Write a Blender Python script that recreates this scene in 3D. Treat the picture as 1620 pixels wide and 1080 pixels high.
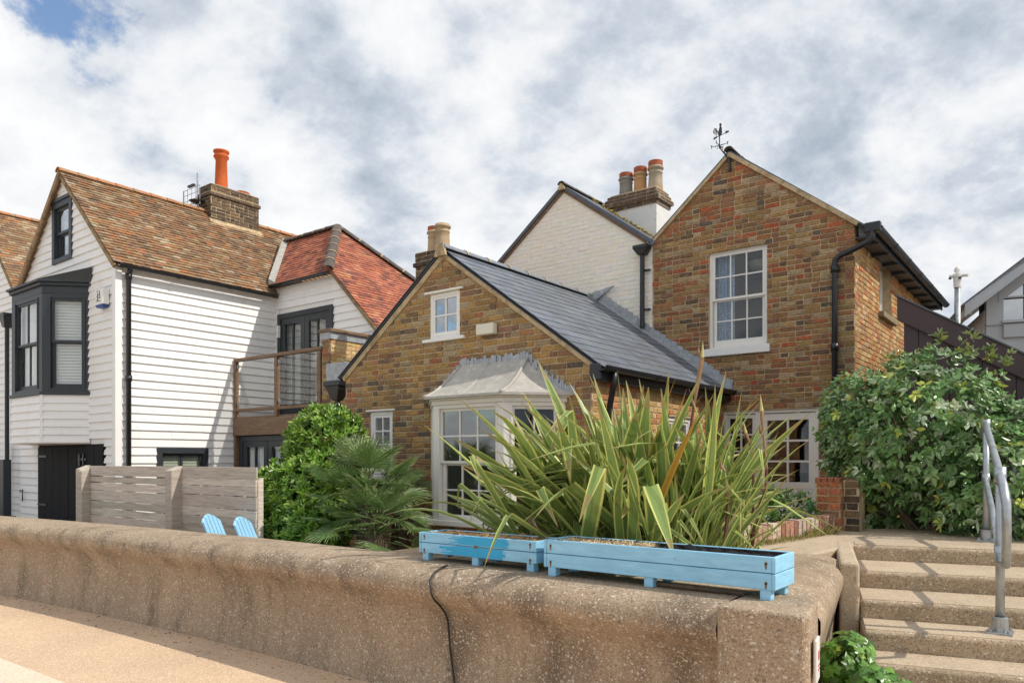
import bpy, math, random
from mathutils import Vector, Matrix, noise as mnoise

# ------------------------------------------------------------------ scene, camera, light
for o in list(bpy.data.objects):
    bpy.data.objects.remove(o)
scene = bpy.context.scene
COL = scene.collection
rad = math.radians
# World axes: X runs along the house fronts (to the right), Y runs inland, Z up; metres.
cam_d = bpy.data.cameras.new('camera')
cam = bpy.data.objects.new('camera', cam_d); COL.objects.link(cam)
cam.location = (0, 0, 1.6)
cam.rotation_euler = (rad(90), 0, rad(37.5))
cam_d.sensor_width = 36
cam_d.lens = 36 * 1179 / 1620
cam_d.shift_y = (728 - 540) / 1620
cam_d.clip_start = 0.05
cam_d.clip_end = 3000
scene.camera = cam

SUN_EL, SUN_OFF = rad(46), rad(20)
SUNV = Vector((math.cos(SUN_EL) * math.cos(SUN_OFF), math.cos(SUN_EL) * math.sin(SUN_OFF), math.sin(SUN_EL)))
sl = bpy.data.lights.new('sun', 'SUN'); sl.energy = 2.45; sl.angle = rad(0.6); sl.color = (1, .93, .82)
so = bpy.data.objects.new('sun', sl); COL.objects.link(so)
so.rotation_euler = SUNV.to_track_quat('Z', 'Y').to_euler()
so.location = (20, 10, 30)

world = bpy.data.worlds.new('World'); scene.world = world; world.use_nodes = True
wn = world.node_tree; wn.nodes.clear()
def wnode(t, **kw):
    n = wn.nodes.new(t)
    for k, v in kw.items():
        if k in n.inputs: n.inputs[k].default_value = v
        else: setattr(n, k, v)
    return n
def wl(a, b): wn.links.new(a, b)
sky = wnode('ShaderNodeTexSky', sky_type='NISHITA', sun_disc=False)
sky.sun_elevation = SUN_EL; sky.sun_rotation = math.atan2(SUNV.x, SUNV.y)
sky.air_density = 1.0; sky.dust_density = .6; sky.ozone_density = 1.6
skys = wnode('ShaderNodeVectorMath', operation='MULTIPLY'); wl(sky.outputs[0], skys.inputs[0]); skys.inputs[1].default_value = (.125, .125, .125)
tc = wnode('ShaderNodeTexCoord')
sep = wnode('ShaderNodeSeparateXYZ'); wl(tc.outputs['Generated'], sep.inputs[0])
zc = wnode('ShaderNodeMath', operation='MAXIMUM'); wl(sep.outputs[2], zc.inputs[0]); zc.inputs[1].default_value = 0.0
za = wnode('ShaderNodeMath', operation='ADD'); wl(zc.outputs[0], za.inputs[0]); za.inputs[1].default_value = .40
dx = wnode('ShaderNodeMath', operation='DIVIDE'); wl(sep.outputs[0], dx.inputs[0]); wl(za.outputs[0], dx.inputs[1])
dy = wnode('ShaderNodeMath', operation='DIVIDE'); wl(sep.outputs[1], dy.inputs[0]); wl(za.outputs[0], dy.inputs[1])
cv = wnode('ShaderNodeCombineXYZ'); wl(dx.outputs[0], cv.inputs[0]); wl(dy.outputs[0], cv.inputs[1]); cv.inputs[2].default_value = 3.4
def wnoise(scale, detail, rough, dist=0.0, off=(0, 0, 0)):
    m = wnode('ShaderNodeVectorMath', operation='ADD'); wl(cv.outputs[0], m.inputs[0]); m.inputs[1].default_value = off
    n = wnode('ShaderNodeTexNoise', Scale=scale, Detail=detail, Roughness=rough, Distortion=dist); wl(m.outputs[0], n.inputs['Vector'])
    return n.outputs['Fac']
def wramp(src, stops, interp='EASE'):
    r = wnode('ShaderNodeValToRGB'); r.color_ramp.interpolation = interp
    el = r.color_ramp.elements
    while len(el) < len(stops): el.new(.5)
    for e, (p, c) in zip(el, stops):
        e.position = p; e.color = (c[0], c[1], c[2], 1)
    wl(src, r.inputs[0]); return r.outputs[0]
def wmath(op, a, b, c=None):
    n = wnode('ShaderNodeMath', operation=op)
    for k, v in enumerate((a, b, c)):
        if v is None: continue
        if isinstance(v, (int, float)): n.inputs[k].default_value = v
        else: wl(v, n.inputs[k])
    return n.outputs[0]
# cumulus: thickness of the cloud deck, and its sunward relief for the bright tops and grey undersides
CS, CO = 1.9, (8.7, 3.1, 0)
thick = wnoise(CS, 10, .61, .12, CO)
toward = wnoise(CS, 10, .61, .12, (CO[0] + .10, CO[1] + .05, CO[2] + .04))
cover = wramp(thick, [(.355, (0, 0, 0)), (.415, (1, 1, 1))])
relief = wmath('SUBTRACT', thick, toward)
broad = wnoise(1.0, 5, .5, .2, (7.7, 3.1, .6))
val = wmath('MULTIPLY_ADD', relief, 2.5, wmath('MULTIPLY_ADD', broad, .8, wmath('MULTIPLY_ADD', thick, -.35, .26)))
ccol = wramp(val, [(.14, (.30, .345, .405)), (.33, (.42, .46, .515)), (.45, (.535, .56, .595)), (.56, (.61, .622, .64)), (.74, (.675, .68, .685))], 'LINEAR')
cm = wnode('ShaderNodeMix', data_type='RGBA'); wl(cover, cm.inputs[0]); wl(skys.outputs[0], cm.inputs[6]); wl(ccol, cm.inputs[7])
bg = wnode('ShaderNodeBackground', Strength=1.0); wl(cm.outputs[2], bg.inputs[0])
wo = wnode('ShaderNodeOutputWorld'); wl(bg.outputs[0], wo.inputs[0])

vs = scene.view_settings
vs.view_transform = 'Standard'; vs.look = 'None'; vs.gamma = 1; vs.use_curve_mapping = False
vs.exposure = 0.55
scene.render.engine = 'CYCLES'

# ------------------------------------------------------------------ helpers
RN = random.Random(11)
ORG = {}

def lookup(o):
    return ORG.get(o.name, Vector((0, 0, 0))) if o is not None else Vector((0, 0, 0))

class MB:
    """Collects faces in a frame turned by rot about z and moved to (ox, oy, oz)."""
    def __init__(s, ox=0, oy=0, oz=0, rot=0):
        s.v = []; s.f = []; s.c = []
        s.M = Matrix.Translation((ox, oy, oz)) @ Matrix.Rotation(rot, 4, 'Z')
    def add(s, vs_, fs_, col=None):
        n = len(s.v); s.v += [tuple(p) for p in vs_]
        for f in fs_:
            s.f.append(tuple(i + n for i in f)); s.c.append(col)
        return s
    def box(s, x0, x1, y0, y1, z0, z1, col=None):
        return s.add([(x0, y0, z0), (x1, y0, z0), (x1, y1, z0), (x0, y1, z0), (x0, y0, z1), (x1, y0, z1), (x1, y1, z1), (x0, y1, z1)],
                     [(0, 3, 2, 1), (4, 5, 6, 7), (0, 1, 5, 4), (1, 2, 6, 5), (2, 3, 7, 6), (3, 0, 4, 7)], col)
    def prism(s, pts, y0, y1, col=None):
        """pts: (x, z) counter-clockwise seen from -y"""
        n = len(pts)
        vs_ = [(x, y0, z) for x, z in pts] + [(x, y1, z) for x, z in pts]
        fs_ = [tuple(range(n)), tuple(range(2 * n - 1, n - 1, -1))]
        for i in range(n):
            j = (i + 1) % n; fs_.append((i, i + n, j + n, j))
        return s.add(vs_, fs_, col)
    def slab(s, pts, z0, z1, col=None):
        """pts: (x, y) counter-clockwise seen from above"""
        n = len(pts)
        vs_ = [(x, y, z0) for x, y in pts] + [(x, y, z1) for x, y in pts]
        fs_ = [tuple(range(n - 1, -1, -1)), tuple(range(n, 2 * n))]
        for i in range(n):
            j = (i + 1) % n; fs_.append((i, j, j + n, i + n))
        return s.add(vs_, fs_, col)
    def hexa(s, b, t, col=None):
        """two quads of 3d points: below and above"""
        return s.add(list(b) + list(t), [(0, 3, 2, 1), (4, 5, 6, 7), (0, 1, 5, 4), (1, 2, 6, 5), (2, 3, 7, 6), (3, 0, 4, 7)], col)
    def tube(s, path, r, n=8, col=None, cap=True):
        path = [Vector(p) for p in path]; m = len(path)
        rs = r if isinstance(r, (list, tuple)) else [r] * m
        up = None; vs_ = []
        for i, p in enumerate(path):
            d = (path[min(i + 1, m - 1)] - path[max(i - 1, 0)]).normalized()
            if up is None:
                up = Vector((0, 0, 1)) if abs(d.z) < .9 else Vector((1, 0, 0))
            x = d.cross(up)
            if x.length < 1e-4: x = d.cross(Vector((0, 1, 0)))
            x.normalize(); up = x.cross(d).normalized()
            for k in range(n):
                t = 2 * math.pi * k / n
                vs_.append(p + x * math.cos(t) * rs[i] + up * math.sin(t) * rs[i])
        fs_ = []
        for i in range(m - 1):
            for k in range(n):
                k2 = (k + 1) % n
                fs_.append((i * n + k, i * n + k2, (i + 1) * n + k2, (i + 1) * n + k))
        if cap:
            fs_ += [tuple(range(n - 1, -1, -1)), tuple(range((m - 1) * n, m * n))]
        return s.add(vs_, fs_, col)
    def lathe(s, cx, cy, prof, n=20, col=None):
        vs_ = []; m = len(prof)
        for r, z in prof:
            for k in range(n):
                t = 2 * math.pi * k / n
                vs_.append((cx + r * math.cos(t), cy + r * math.sin(t), z))
        fs_ = []
        for i in range(m - 1):
            for k in range(n):
                k2 = (k + 1) % n
                fs_.append((i * n + k, i * n + k2, (i + 1) * n + k2, (i + 1) * n + k))
        return s.add(vs_, fs_, col)
    def sweep(s, path, prof, col=None, closed_prof=False):
        """path: list of (origin, outdir) ; prof: (out, z)"""
        vs_ = []; m = len(prof)
        for o, d in path:
            for u, z in prof: vs_.append((o[0] + d[0] * u, o[1] + d[1] * u, z))
        fs_ = []
        rng = m if closed_prof else m - 1
        for i in range(len(path) - 1):
            for k in range(rng):
                k2 = (k + 1) % m
                fs_.append((i * m + k, (i + 1) * m + k, (i + 1) * m + k2, i * m + k2))
        return s.add(vs_, fs_, col)
    def build(s, name, mat, parent=None, origin=None, smooth=False, bevel=0.0, segs=2):
        W = [s.M @ Vector(p) for p in s.v]
        if origin is None:
            origin = lookup(parent) if parent is not None else Vector((0, 0, 0))
        origin = Vector(origin)
        me = bpy.data.meshes.new(name)
        me.from_pydata([tuple(p - origin) for p in W], [], s.f)
        if any(c is not None for c in s.c):
            at = me.color_attributes.new('Col', 'FLOAT_COLOR', 'CORNER')
            buf = []
            for f, c in zip(s.f, s.c):
                c = c or (1, 1, 1)
                if len(c) > 0 and isinstance(c[0], (tuple, list)):
                    for q in c: buf += [q[0], q[1], q[2], 1.0]
                else:
                    buf += [c[0], c[1], c[2], 1.0] * len(f)
            at.data.foreach_set('color', buf)
        if smooth:
            me.polygons.foreach_set('use_smooth', [True] * len(me.polygons))
        me.materials.append(mat); me.update()
        o = bpy.data.objects.new(name, me); COL.objects.link(o)
        o.parent = parent; o.location = origin - lookup(parent)
        ORG[o.name] = origin
        if bevel:
            b = o.modifiers.new('bevel', 'BEVEL'); b.width = bevel; b.segments = segs; b.limit_method = 'ANGLE'; b.angle_limit = rad(40)
        return o

def inst(name, mesh, parent, mw, color=None):
    """one more object that shares mesh data; mw = its world matrix"""
    o = bpy.data.objects.new(name, mesh); COL.objects.link(o)
    o.parent = parent
    o.matrix_local = Matrix.Translation(-lookup(parent)) @ mw
    ORG[o.name] = mw.translation.copy()
    if color is not None: o.color = (color[0], color[1], color[2], 1)
    return o

def thing(name, label, cat, loc, group=None):
    o = bpy.data.objects.new(name, None); COL.objects.link(o)
    o.location = loc; ORG[o.name] = Vector(loc); o.empty_display_size = .2
    return tag(o, label, cat, group)
def tag(o, label, cat, group=None):
    o['label'] = label; o['category'] = cat
    if group: o['group'] = group
    return o
def struct(o): o['kind'] = 'structure'; return o
def stuff(o): o['kind'] = 'stuff'; return o

# ------------------------------------------------------------------ materials
def mat(name, base=(.5, .5, .5), rough=.75, src=None, var=0.0, vscale=4.0, second=None, sscale=1.5, slo=.5, shi=.62, samt=1.0,
        bump=0.0, bscale=40.0, bdist=.004, metal=0.0, spec=.5, stretch=(1, 1, 1), trans=0.0, speck=None, third=None, coat=0.0, detail=5, sstretch=None):
    m = bpy.data.materials.new(name); m.use_nodes = True
    nt = m.node_tree; nt.nodes.clear(); L = nt.links.new
    def N(t, **kw):
        n = nt.nodes.new(t)
        for k, v in kw.items():
            if k in n.inputs: n.inputs[k].default_value = v
            else: setattr(n, k, v)
        return n
    out = N('ShaderNodeOutputMaterial'); bs = N('ShaderNodeBsdfPrincipled')
    bs.inputs['Roughness'].default_value = rough; bs.inputs['Metallic'].default_value = metal
    bs.inputs['Specular IOR Level'].default_value = spec; bs.inputs['Coat Weight'].default_value = coat
    geo = N('ShaderNodeNewGeometry'); mp = N('ShaderNodeMapping'); L(geo.outputs['Position'], mp.inputs['Vector']); mp.inputs['Scale'].default_value = stretch
    pos = mp.outputs[0]
    if src == 'attr': a = N('ShaderNodeAttribute', attribute_name='Col'); c = a.outputs['Color']
    elif src == 'obj': a = N('ShaderNodeObjectInfo'); c = a.outputs['Color']
    else:
        r = N('ShaderNodeRGB'); r.outputs[0].default_value = (*base, 1); c = r.outputs[0]
    def ns(scale, det=detail, ro=.6):
        n = N('ShaderNodeTexNoise', Scale=scale, Detail=det, Roughness=ro); L(pos, n.inputs['Vector']); return n.outputs['Fac']
    def mask(fac, lo, hi, amt=1.0):
        q = N('ShaderNodeMapRange'); L(fac, q.inputs[0]); q.inputs[1].default_value = lo; q.inputs[2].default_value = hi
        q.inputs[3].default_value = 0; q.inputs[4].default_value = amt; return q.outputs[0]
    def mixc(fac, c1, c2, bt='MIX'):
        x = N('ShaderNodeMix', data_type='RGBA', blend_type=bt)
        if isinstance(fac, float): x.inputs[0].default_value = fac
        else: L(fac, x.inputs[0])
        L(c1, x.inputs[6])
        if isinstance(c2, tuple): x.inputs[7].default_value = (*c2, 1)
        else: L(c2, x.inputs[7])
        return x.outputs[2]
    if second:
        fs = ns(sscale)
        if sstretch:
            mp2 = N('ShaderNodeMapping'); L(geo.outputs['Position'], mp2.inputs['Vector']); mp2.inputs['Scale'].default_value = sstretch
            n2 = N('ShaderNodeTexNoise', Scale=sscale, Detail=6, Roughness=.62); L(mp2.outputs[0], n2.inputs['Vector']); fs = n2.outputs['Fac']
        c = mixc(mask(fs, slo, shi, samt), c, second)
    if third: c = mixc(mask(ns(third[1], 6, .65), third[2], third[3], third[4]), c, third[0])
    if speck:
        # speck: list of (scale, colour, share)
        for sc, colr, sh in speck:
            v = N('ShaderNodeTexVoronoi', Scale=sc); L(geo.outputs['Position'], v.inputs['Vector'])
            sp = N('ShaderNodeSeparateColor'); L(v.outputs['Color'], sp.inputs[0])
            c = mixc(mask(sp.outputs[0], 1 - sh, 1 - sh + .02, .85), c, colr)
    if var:
        q = N('ShaderNodeMapRange'); L(ns(vscale), q.inputs[0]); q.inputs[1].default_value = .25; q.inputs[2].default_value = .75
        q.inputs[3].default_value = 1 - var; q.inputs[4].default_value = 1 + var
        vv = N('ShaderNodeCombineColor'); [L(q.outputs[0], vv.inputs[i]) for i in range(3)]
        c = mixc(1.0, c, vv.outputs[0], 'MULTIPLY')
    L(c, bs.inputs['Base Color'])
    if bump:
        b = N('ShaderNodeBump', Strength=bump, Distance=bdist); L(ns(bscale, 4), b.inputs['Height']); L(b.outputs[0], bs.inputs['Normal'])
    if trans:
        tr = N('ShaderNodeBsdfTranslucent'); L(c, tr.inputs[0]); mx = N('ShaderNodeMixShader'); mx.inputs[0].default_value = trans
        L(bs.outputs[0], mx.inputs[1]); L(tr.outputs[0], mx.inputs[2]); L(mx.outputs[0], out.inputs[0])
    else: L(bs.outputs[0], out.inputs[0])
    return m

def glass_mat(name, tint=(.93, .95, .95), base_refl=.06, rough=.0):
    m = bpy.data.materials.new(name); m.use_nodes = True
    nt = m.node_tree; nt.nodes.clear(); L = nt.links.new
    out = nt.nodes.new('ShaderNodeOutputMaterial'); t = nt.nodes.new('ShaderNodeBsdfTransparent'); g = nt.nodes.new('ShaderNodeBsdfGlossy')
    t.inputs[0].default_value = (*tint, 1); g.inputs['Roughness'].default_value = rough; g.inputs[0].default_value = (1, 1, 1, 1)
    lw = nt.nodes.new('ShaderNodeLayerWeight'); lw.inputs[0].default_value = .5
    pw = nt.nodes.new('ShaderNodeMath'); pw.operation = 'POWER'; L(lw.outputs['Facing'], pw.inputs[0]); pw.inputs[1].default_value = 4.5
    fr = nt.nodes.new('ShaderNodeMath'); fr.operation = 'MULTIPLY_ADD'; L(pw.outputs[0], fr.inputs[0]); fr.inputs[1].default_value = .85; fr.inputs[2].default_value = .02
    ad = nt.nodes.new('ShaderNodeMath'); ad.operation = 'ADD'; ad.inputs[1].default_value = base_refl; ad.use_clamp = True
    L(fr.outputs[0], ad.inputs[0]); mx = nt.nodes.new('ShaderNodeMixShader'); L(ad.outputs[0], mx.inputs[0])
    L(t.outputs[0], mx.inputs[1]); L(g.outputs[0], mx.inputs[2]); L(mx.outputs[0], out.inputs[0])
    return m

CONC_SPECK = [(150, (.52, .44, .33), .14), (110, (.27, .175, .10), .12), (190, (.12, .09, .07), .08), (85, (.60, .54, .45), .05), (60, (.10, .085, .07), .015)]
m_wallc = mat('sea_wall_concrete', (.36, .265, .18), .9, var=.16, vscale=2.2, second=(.14, .10, .065), sscale=2.4, slo=.5, shi=.68, samt=.8, sstretch=(1.6, 1.6, .35),
              speck=CONC_SPECK, bump=.9, bscale=85, bdist=.006, stretch=(1, 1, .45), third=((.50, .43, .33), 9, .56, .7, .5))
m_top = mat('concrete_paving', (.46, .365, .26), .9, var=.12, vscale=3, second=(.42, .33, .23), sscale=2, slo=.5, shi=.7, samt=.6,
            speck=[(110, (.62, .52, .40), .10), (80, (.34, .22, .13), .07)], bump=.5, bscale=90, bdist=.004)
m_riser = mat('step_concrete', (.41, .315, .21), .9, var=.15, vscale=4, second=(.25, .18, .11), sscale=2.5, slo=.5, shi=.7, samt=.6,
              speck=CONC_SPECK[:4], bump=.7, bscale=85, bdist=.005)
m_prom = mat('promenade_resin', (.60, .43, .285), .9, var=.10, vscale=1.3, second=(.56, .42, .29), sscale=1.1, slo=.53, shi=.66, samt=.6,
             speck=[(150, (.76, .58, .41), .16), (120, (.42, .27, .17), .14), (100, (.80, .68, .54), .05)], bump=.5, bscale=140, bdist=.003)
m_strip = mat('promenade_concrete', (.72, .60, .46), .9, var=.08, vscale=3, speck=[(140, (.82, .72, .58), .12), (110, (.5, .38, .26), .08)], bump=.3, bscale=120)
m_soil = mat('garden_soil', (.16, .115, .075), .95, var=.3, vscale=12, bump=1, bscale=30, bdist=.02)
m_sand = mat('shingle', (.50, .42, .32), .95, var=.2, vscale=1.5, bump=.6, bscale=20, bdist=.01)
m_sea = mat('sea_water', (.10, .16, .17), .15, var=.1, vscale=.3, bump=.4, bscale=2, bdist=.05)

m_mortar = mat('lime_mortar', (.52, .41, .26), .95, var=.15, vscale=14, second=(.30, .24, .16), sscale=3, slo=.5, shi=.65, bump=.7, bscale=120, bdist=.003)
BR = dict(rough=.9, var=.42, vscale=45, second=(.085, .06, .042), sscale=34, slo=.54, shi=.70, samt=.6, bump=1, bscale=70, bdist=.008, third=((.46, .35, .21), 40, .56, .70, .6))
m_brick_o = mat('stock_brick_each', src='obj', **BR)
m_brick_a = mat('stock_brick_mass', src='attr', **BR)
m_wbrick_o = mat('painted_brick_each', src='obj', rough=.75, var=.05, vscale=9, second=(.72, .65, .53), sscale=5, slo=.58, shi=.8, samt=.25, bump=.5, bscale=60, bdist=.003)
m_wbrick_a = mat('painted_brick_mass', src='attr', rough=.75, var=.05, vscale=9, second=(.72, .65, .53), sscale=5, slo=.58, shi=.8, samt=.25, bump=.5, bscale=60, bdist=.003)
m_wmortar = mat('painted_joint', (.80, .755, .66), .85, var=.08, vscale=10, bump=.5, bscale=80)
m_boardw = mat('white_weatherboard', (.86, .855, .845), .5, var=.035, vscale=5, stretch=(.35, .35, 2.5), second=(.60, .57, .52), sscale=3.0, slo=.58, shi=.8, samt=.4, sstretch=(1.6, 1.6, .5), bump=.25, bscale=30, bdist=.002)
m_white = mat('cream_white_paint', (.80, .775, .72), .45, var=.03, vscale=8, second=(.6, .55, .46), sscale=6, slo=.62, shi=.8, samt=.4)
m_white2 = mat('white_paint', (.84, .83, .80), .45, var=.03, vscale=8)
m_char = mat('charcoal_paint', (.030, .038, .046), .45, var=.15, vscale=6, bump=.1, bscale=30)
m_black = mat('black_plastic', (.018, .02, .024), .35, var=.1, vscale=6)
m_iron = mat('cast_iron', (.022, .024, .03), .4, var=.2, vscale=20, bump=.2, bscale=60)
m_tile = mat('peg_tile', src='attr', rough=.9, var=.3, vscale=18, second=(.46, .36, .20), sscale=7, slo=.60, shi=.75, samt=.55, bump=.7, bscale=60, bdist=.004)
m_tile_red = mat('red_tile', src='attr', rough=.85, var=.2, vscale=20, second=(.14, .065, .055), sscale=6, slo=.6, shi=.74, samt=.45, bump=.6, bscale=60, bdist=.004)
m_ridge = mat('clay_ridge', (.44, .19, .085), .85, var=.3, vscale=8, second=(.30, .25, .15), sscale=5, slo=.47, shi=.62, samt=.8, bump=.5, bscale=50)
m_ridged = mat('dark_ridge', (.105, .085, .075), .85, var=.35, vscale=9, second=(.36, .33, .29), sscale=7, slo=.58, shi=.7, samt=.8, bump=.6, bscale=50)
m_slate = mat('blue_slate', src='obj', rough=.42, var=.14, vscale=5, second=(.10, .11, .12), sscale=9, slo=.58, shi=.75, samt=.4, bump=.25, bscale=45, bdist=.003, spec=.55)
m_slate_p = mat('slate_plain', (.085, .098, .122), .5, var=.25, vscale=7, second=(.20, .17, .08), sscale=6, slo=.63, shi=.75, samt=.5, bump=.4, bscale=30)
m_slate_r = mat('slate_ridge', (.20, .225, .26), .5, var=.15, vscale=8, second=(.30, .24, .20), sscale=3, slo=.58, shi=.68, samt=.5)
m_lead = mat('lead', (.36, .385, .415), .5, var=.25, vscale=14, second=(.52, .54, .56), sscale=9, slo=.55, shi=.7, samt=.7, metal=.25, bump=.3, bscale=25)
m_lead_old = mat('weathered_lead', (.43, .41, .37), .6, var=.13, vscale=9, second=(.62, .60, .56), sscale=14, slo=.56, shi=.66, samt=.7, third=((.30, .29, .27), 3, .5, .68, .5), bump=.3, bscale=18, bdist=.006)
m_verge = mat('verge_mortar', (.50, .385, .235), .95, var=.2, vscale=10, second=(.30, .22, .12), sscale=6, slo=.5, shi=.68, bump=.6, bscale=50)
m_terra = mat('terracotta', (.56, .115, .022), .8, var=.14, vscale=6, bump=.3, bscale=40)
m_terra_r = mat('terracotta_rim', (.38, .10, .045), .85, var=.3, vscale=12)
m_pot_buff = mat('buff_clay', (.45, .33, .20), .85, var=.2, vscale=6, second=(.30, .24, .17), sscale=4, slo=.5, shi=.68, bump=.3, bscale=40)
m_pot_grey = mat('grey_clay', (.27, .255, .225), .85, var=.25, vscale=6, second=(.13, .12, .11), sscale=3, slo=.5, shi=.7)
m_pot_or = mat('orange_clay', (.52, .27, .11), .85, var=.2, vscale=6, second=(.40, .28, .16), sscale=4)
m_pot_mix = mat('mixed_clay', (.40, .33, .235), .85, var=.2, vscale=6, second=(.50, .24, .10), sscale=2.4, slo=.52, shi=.6)
m_moss = mat('lichen', (.40, .30, .06), .95, var=.3, vscale=20, bump=1, bscale=60, bdist=.01)
m_timber = mat('grey_timber', src='obj', rough=.85, third=((.13, .10, .08), 6.5, .70, .74, .8), var=.24, vscale=7, stretch=(.5, .5, 9), second=(.17, .14, .115), sscale=5, slo=.56, shi=.72, samt=.55, bump=.6, bscale=25, bdist=.003)
m_timber_b = mat('brown_timber', (.195, .118, .068), .75, var=.2, vscale=7, stretch=(.6, .6, 6), second=(.26, .19, .13), sscale=4, slo=.5, shi=.7, bump=.3, bscale=25)
m_shed = mat('aubergine_boards', (.062, .036, .042), .6, var=.14, vscale=4, stretch=(1, 1, .3), bump=.2, bscale=25)
m_blue = mat('sky_blue_paint', (.28, .58, .80), .6, var=.13, vscale=6, second=(.33, .62, .82), sscale=3, slo=.5, shi=.7, samt=.7, third=((.13, .30, .36), 9, .72, .77, .7), stretch=(1.2, 1.2, 6), bump=.5, bscale=22, bdist=.002)
m_blue2 = mat('bright_blue_paint', (.03, .40, .70), .5, var=.08, vscale=9)
m_bluec = mat('pale_blue_chair', (.30, .58, .80), .5, var=.05, vscale=5)
m_rust = mat('rust', (.24, .14, .05), .9, var=.3, vscale=40)
m_liner = mat('black_liner', (.012, .012, .014), .3, bump=.8, bscale=30, bdist=.01)
m_straw = mat('straw', src='attr', rough=.95, var=.2, vscale=20)
m_steel = mat('galvanised_steel', (.42, .45, .48), .42, metal=.75, var=.18, vscale=14, second=(.30, .32, .34), sscale=9, slo=.5, shi=.7, bump=.15, bscale=40)
m_cable = mat('black_rubber', (.012, .012, .012), .5)
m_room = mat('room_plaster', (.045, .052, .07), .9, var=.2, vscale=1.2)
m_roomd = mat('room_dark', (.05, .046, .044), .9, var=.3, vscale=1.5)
m_blind = mat('white_blind', (.80, .80, .79), .7, var=.03)
m_curt = mat('blue_curtain', (.26, .38, .56), .9, var=.25, vscale=22, second=(.50, .56, .64), sscale=30, slo=.5, shi=.6, samt=.8)
m_greyw = mat('grey_boards', (.44, .475, .505), .6, var=.06, vscale=5, stretch=(1, 1, .4))
m_greyr = mat('grey_roof', (.10, .112, .128), .6, var=.12, vscale=8)
m_cream = mat('cream_plastic', (.74, .70, .58), .45)
m_bluepl = mat('blue_plastic', (.02, .07, .28), .4)
m_red = mat('red_print', (.5, .05, .06), .6)
m_sign = mat('white_sign', (.78, .77, .74), .4)
m_bark = mat('bark', (.13, .095, .065), .95, var=.3, vscale=14, bump=1, bscale=40, bdist=.01)
m_leaf = mat('leaf', src='attr', rough=.42, trans=.22, spec=.5)
m_leaf_o = mat('leaf_single', src='obj', rough=.32, trans=.18, spec=.6)
m_leafg = mat('glossy_leaf', src='attr', rough=.34, trans=.16, spec=.6)
m_flax = mat('flax_blade', src='attr', rough=.42, trans=.2, var=.10, vscale=5)
m_glass = glass_mat('window_glass', (.93, .95, .95), .025)
m_glass_b = glass_mat('balcony_glass', (.975, .985, .98), .02)
m_glass_bay = glass_mat('bay_glass', (.9, .92, .92), .10)
m_glass_sky = glass_mat('reflecting_glass', (.75, .8, .82), .32)

# ------------------------------------------------------------------ polygon tools
def clip_half(poly, n, d):
    out = []
    for i in range(len(poly)):
        p, q = poly[i], poly[(i + 1) % len(poly)]
        a = p[0] * n[0] + p[1] * n[1] - d; b = q[0] * n[0] + q[1] * n[1] - d
        if a <= 0: out.append(p)
        if (a < 0 < b) or (b < 0 < a):
            t = a / (a - b); out.append((p[0] + (q[0] - p[0]) * t, p[1] + (q[1] - p[1]) * t))
    return out
def clip_convex(poly, cl):
    """clip poly by the convex ccw polygon cl"""
    for i in range(len(cl)):
        if len(poly) < 3: return []
        p, q = cl[i], cl[(i + 1) % len(cl)]
        n = (q[1] - p[1], -(q[0] - p[0])); poly = clip_half(poly, n, p[0] * n[0] + p[1] * n[1])
    return poly
def area(poly):
    return .5 * sum(poly[i][0] * poly[(i + 1) % len(poly)][1] - poly[(i + 1) % len(poly)][0] * poly[i][1] for i in range(len(poly)))
def interval(poly, v):
    xs = []
    for i in range(len(poly)):
        p, q = poly[i], poly[(i + 1) % len(poly)]
        if (p[1] - v) * (q[1] - v) <= 0 and abs(p[1] - q[1]) > 1e-9:
            t = (v - p[1]) / (q[1] - p[1]); xs.append(p[0] + (q[0] - p[0]) * t)
    return (min(xs), max(xs)) if len(xs) > 1 else None
def rect(x0, x1, z0, z1): return [(x0, z0), (x1, z0), (x1, z1), (x0, z1)]

def wall_sheet(name, m, parent, xf, poly, holes, thick, face=0.0):
    mb = MB(*xf)
    us = sorted(set([h[0] for h in holes] + [h[1] for h in holes] + [min(p[0] for p in poly), max(p[0] for p in poly)]))
    zs = sorted(set([h[2] for h in holes] + [h[3] for h in holes] + [min(p[1] for p in poly), max(p[1] for p in poly)]))
    for i in range(len(us) - 1):
        for j in range(len(zs) - 1):
            cu, cz = (us[i] + us[i + 1]) / 2, (zs[j] + zs[j + 1]) / 2
            if any(h[0] < cu < h[1] and h[2] < cz < h[3] for h in holes): continue
            c = clip_convex(rect(us[i], us[i + 1], zs[j], zs[j + 1]), poly)
            if len(c) >= 3 and area(c) > 1e-5: mb.prism(c, face, face + thick)
    return mb.build(name, m, parent)

# ------------------------------------------------------------------ brickwork
def brick_geo(L, Hh, proud, rng, j=.0045, ch=.006):
    a = [rng.uniform(-j, j) for _ in range(8)]; y = [-proud + rng.uniform(-.002, .0035) for _ in range(4)]
    c = ch
    bk = .012
    o = [(a[0], 0 + a[1]), (L + a[2], a[3]), (L + a[4], Hh + a[5]), (a[6], Hh + a[7])]
    ins = [(o[0][0] + c, o[0][1] + c), (o[1][0] - c, o[1][1] + c), (o[2][0] - c, o[2][1] - c), (o[3][0] + c, o[3][1] - c)]
    v = [(p[0], bk, p[1]) for p in o] + [(p[0], -proud + c * .9, p[1]) for p in o] + [(p[0], y[i], p[1]) for i, p in enumerate(ins)]
    f = [(8, 9, 10, 11)]
    for i in range(4):
        k = (i + 1) % 4
        f += [(4 + i, 4 + k, 8 + k, 8 + i), (i, k, 4 + k, 4 + i)]
    return v, f
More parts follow.
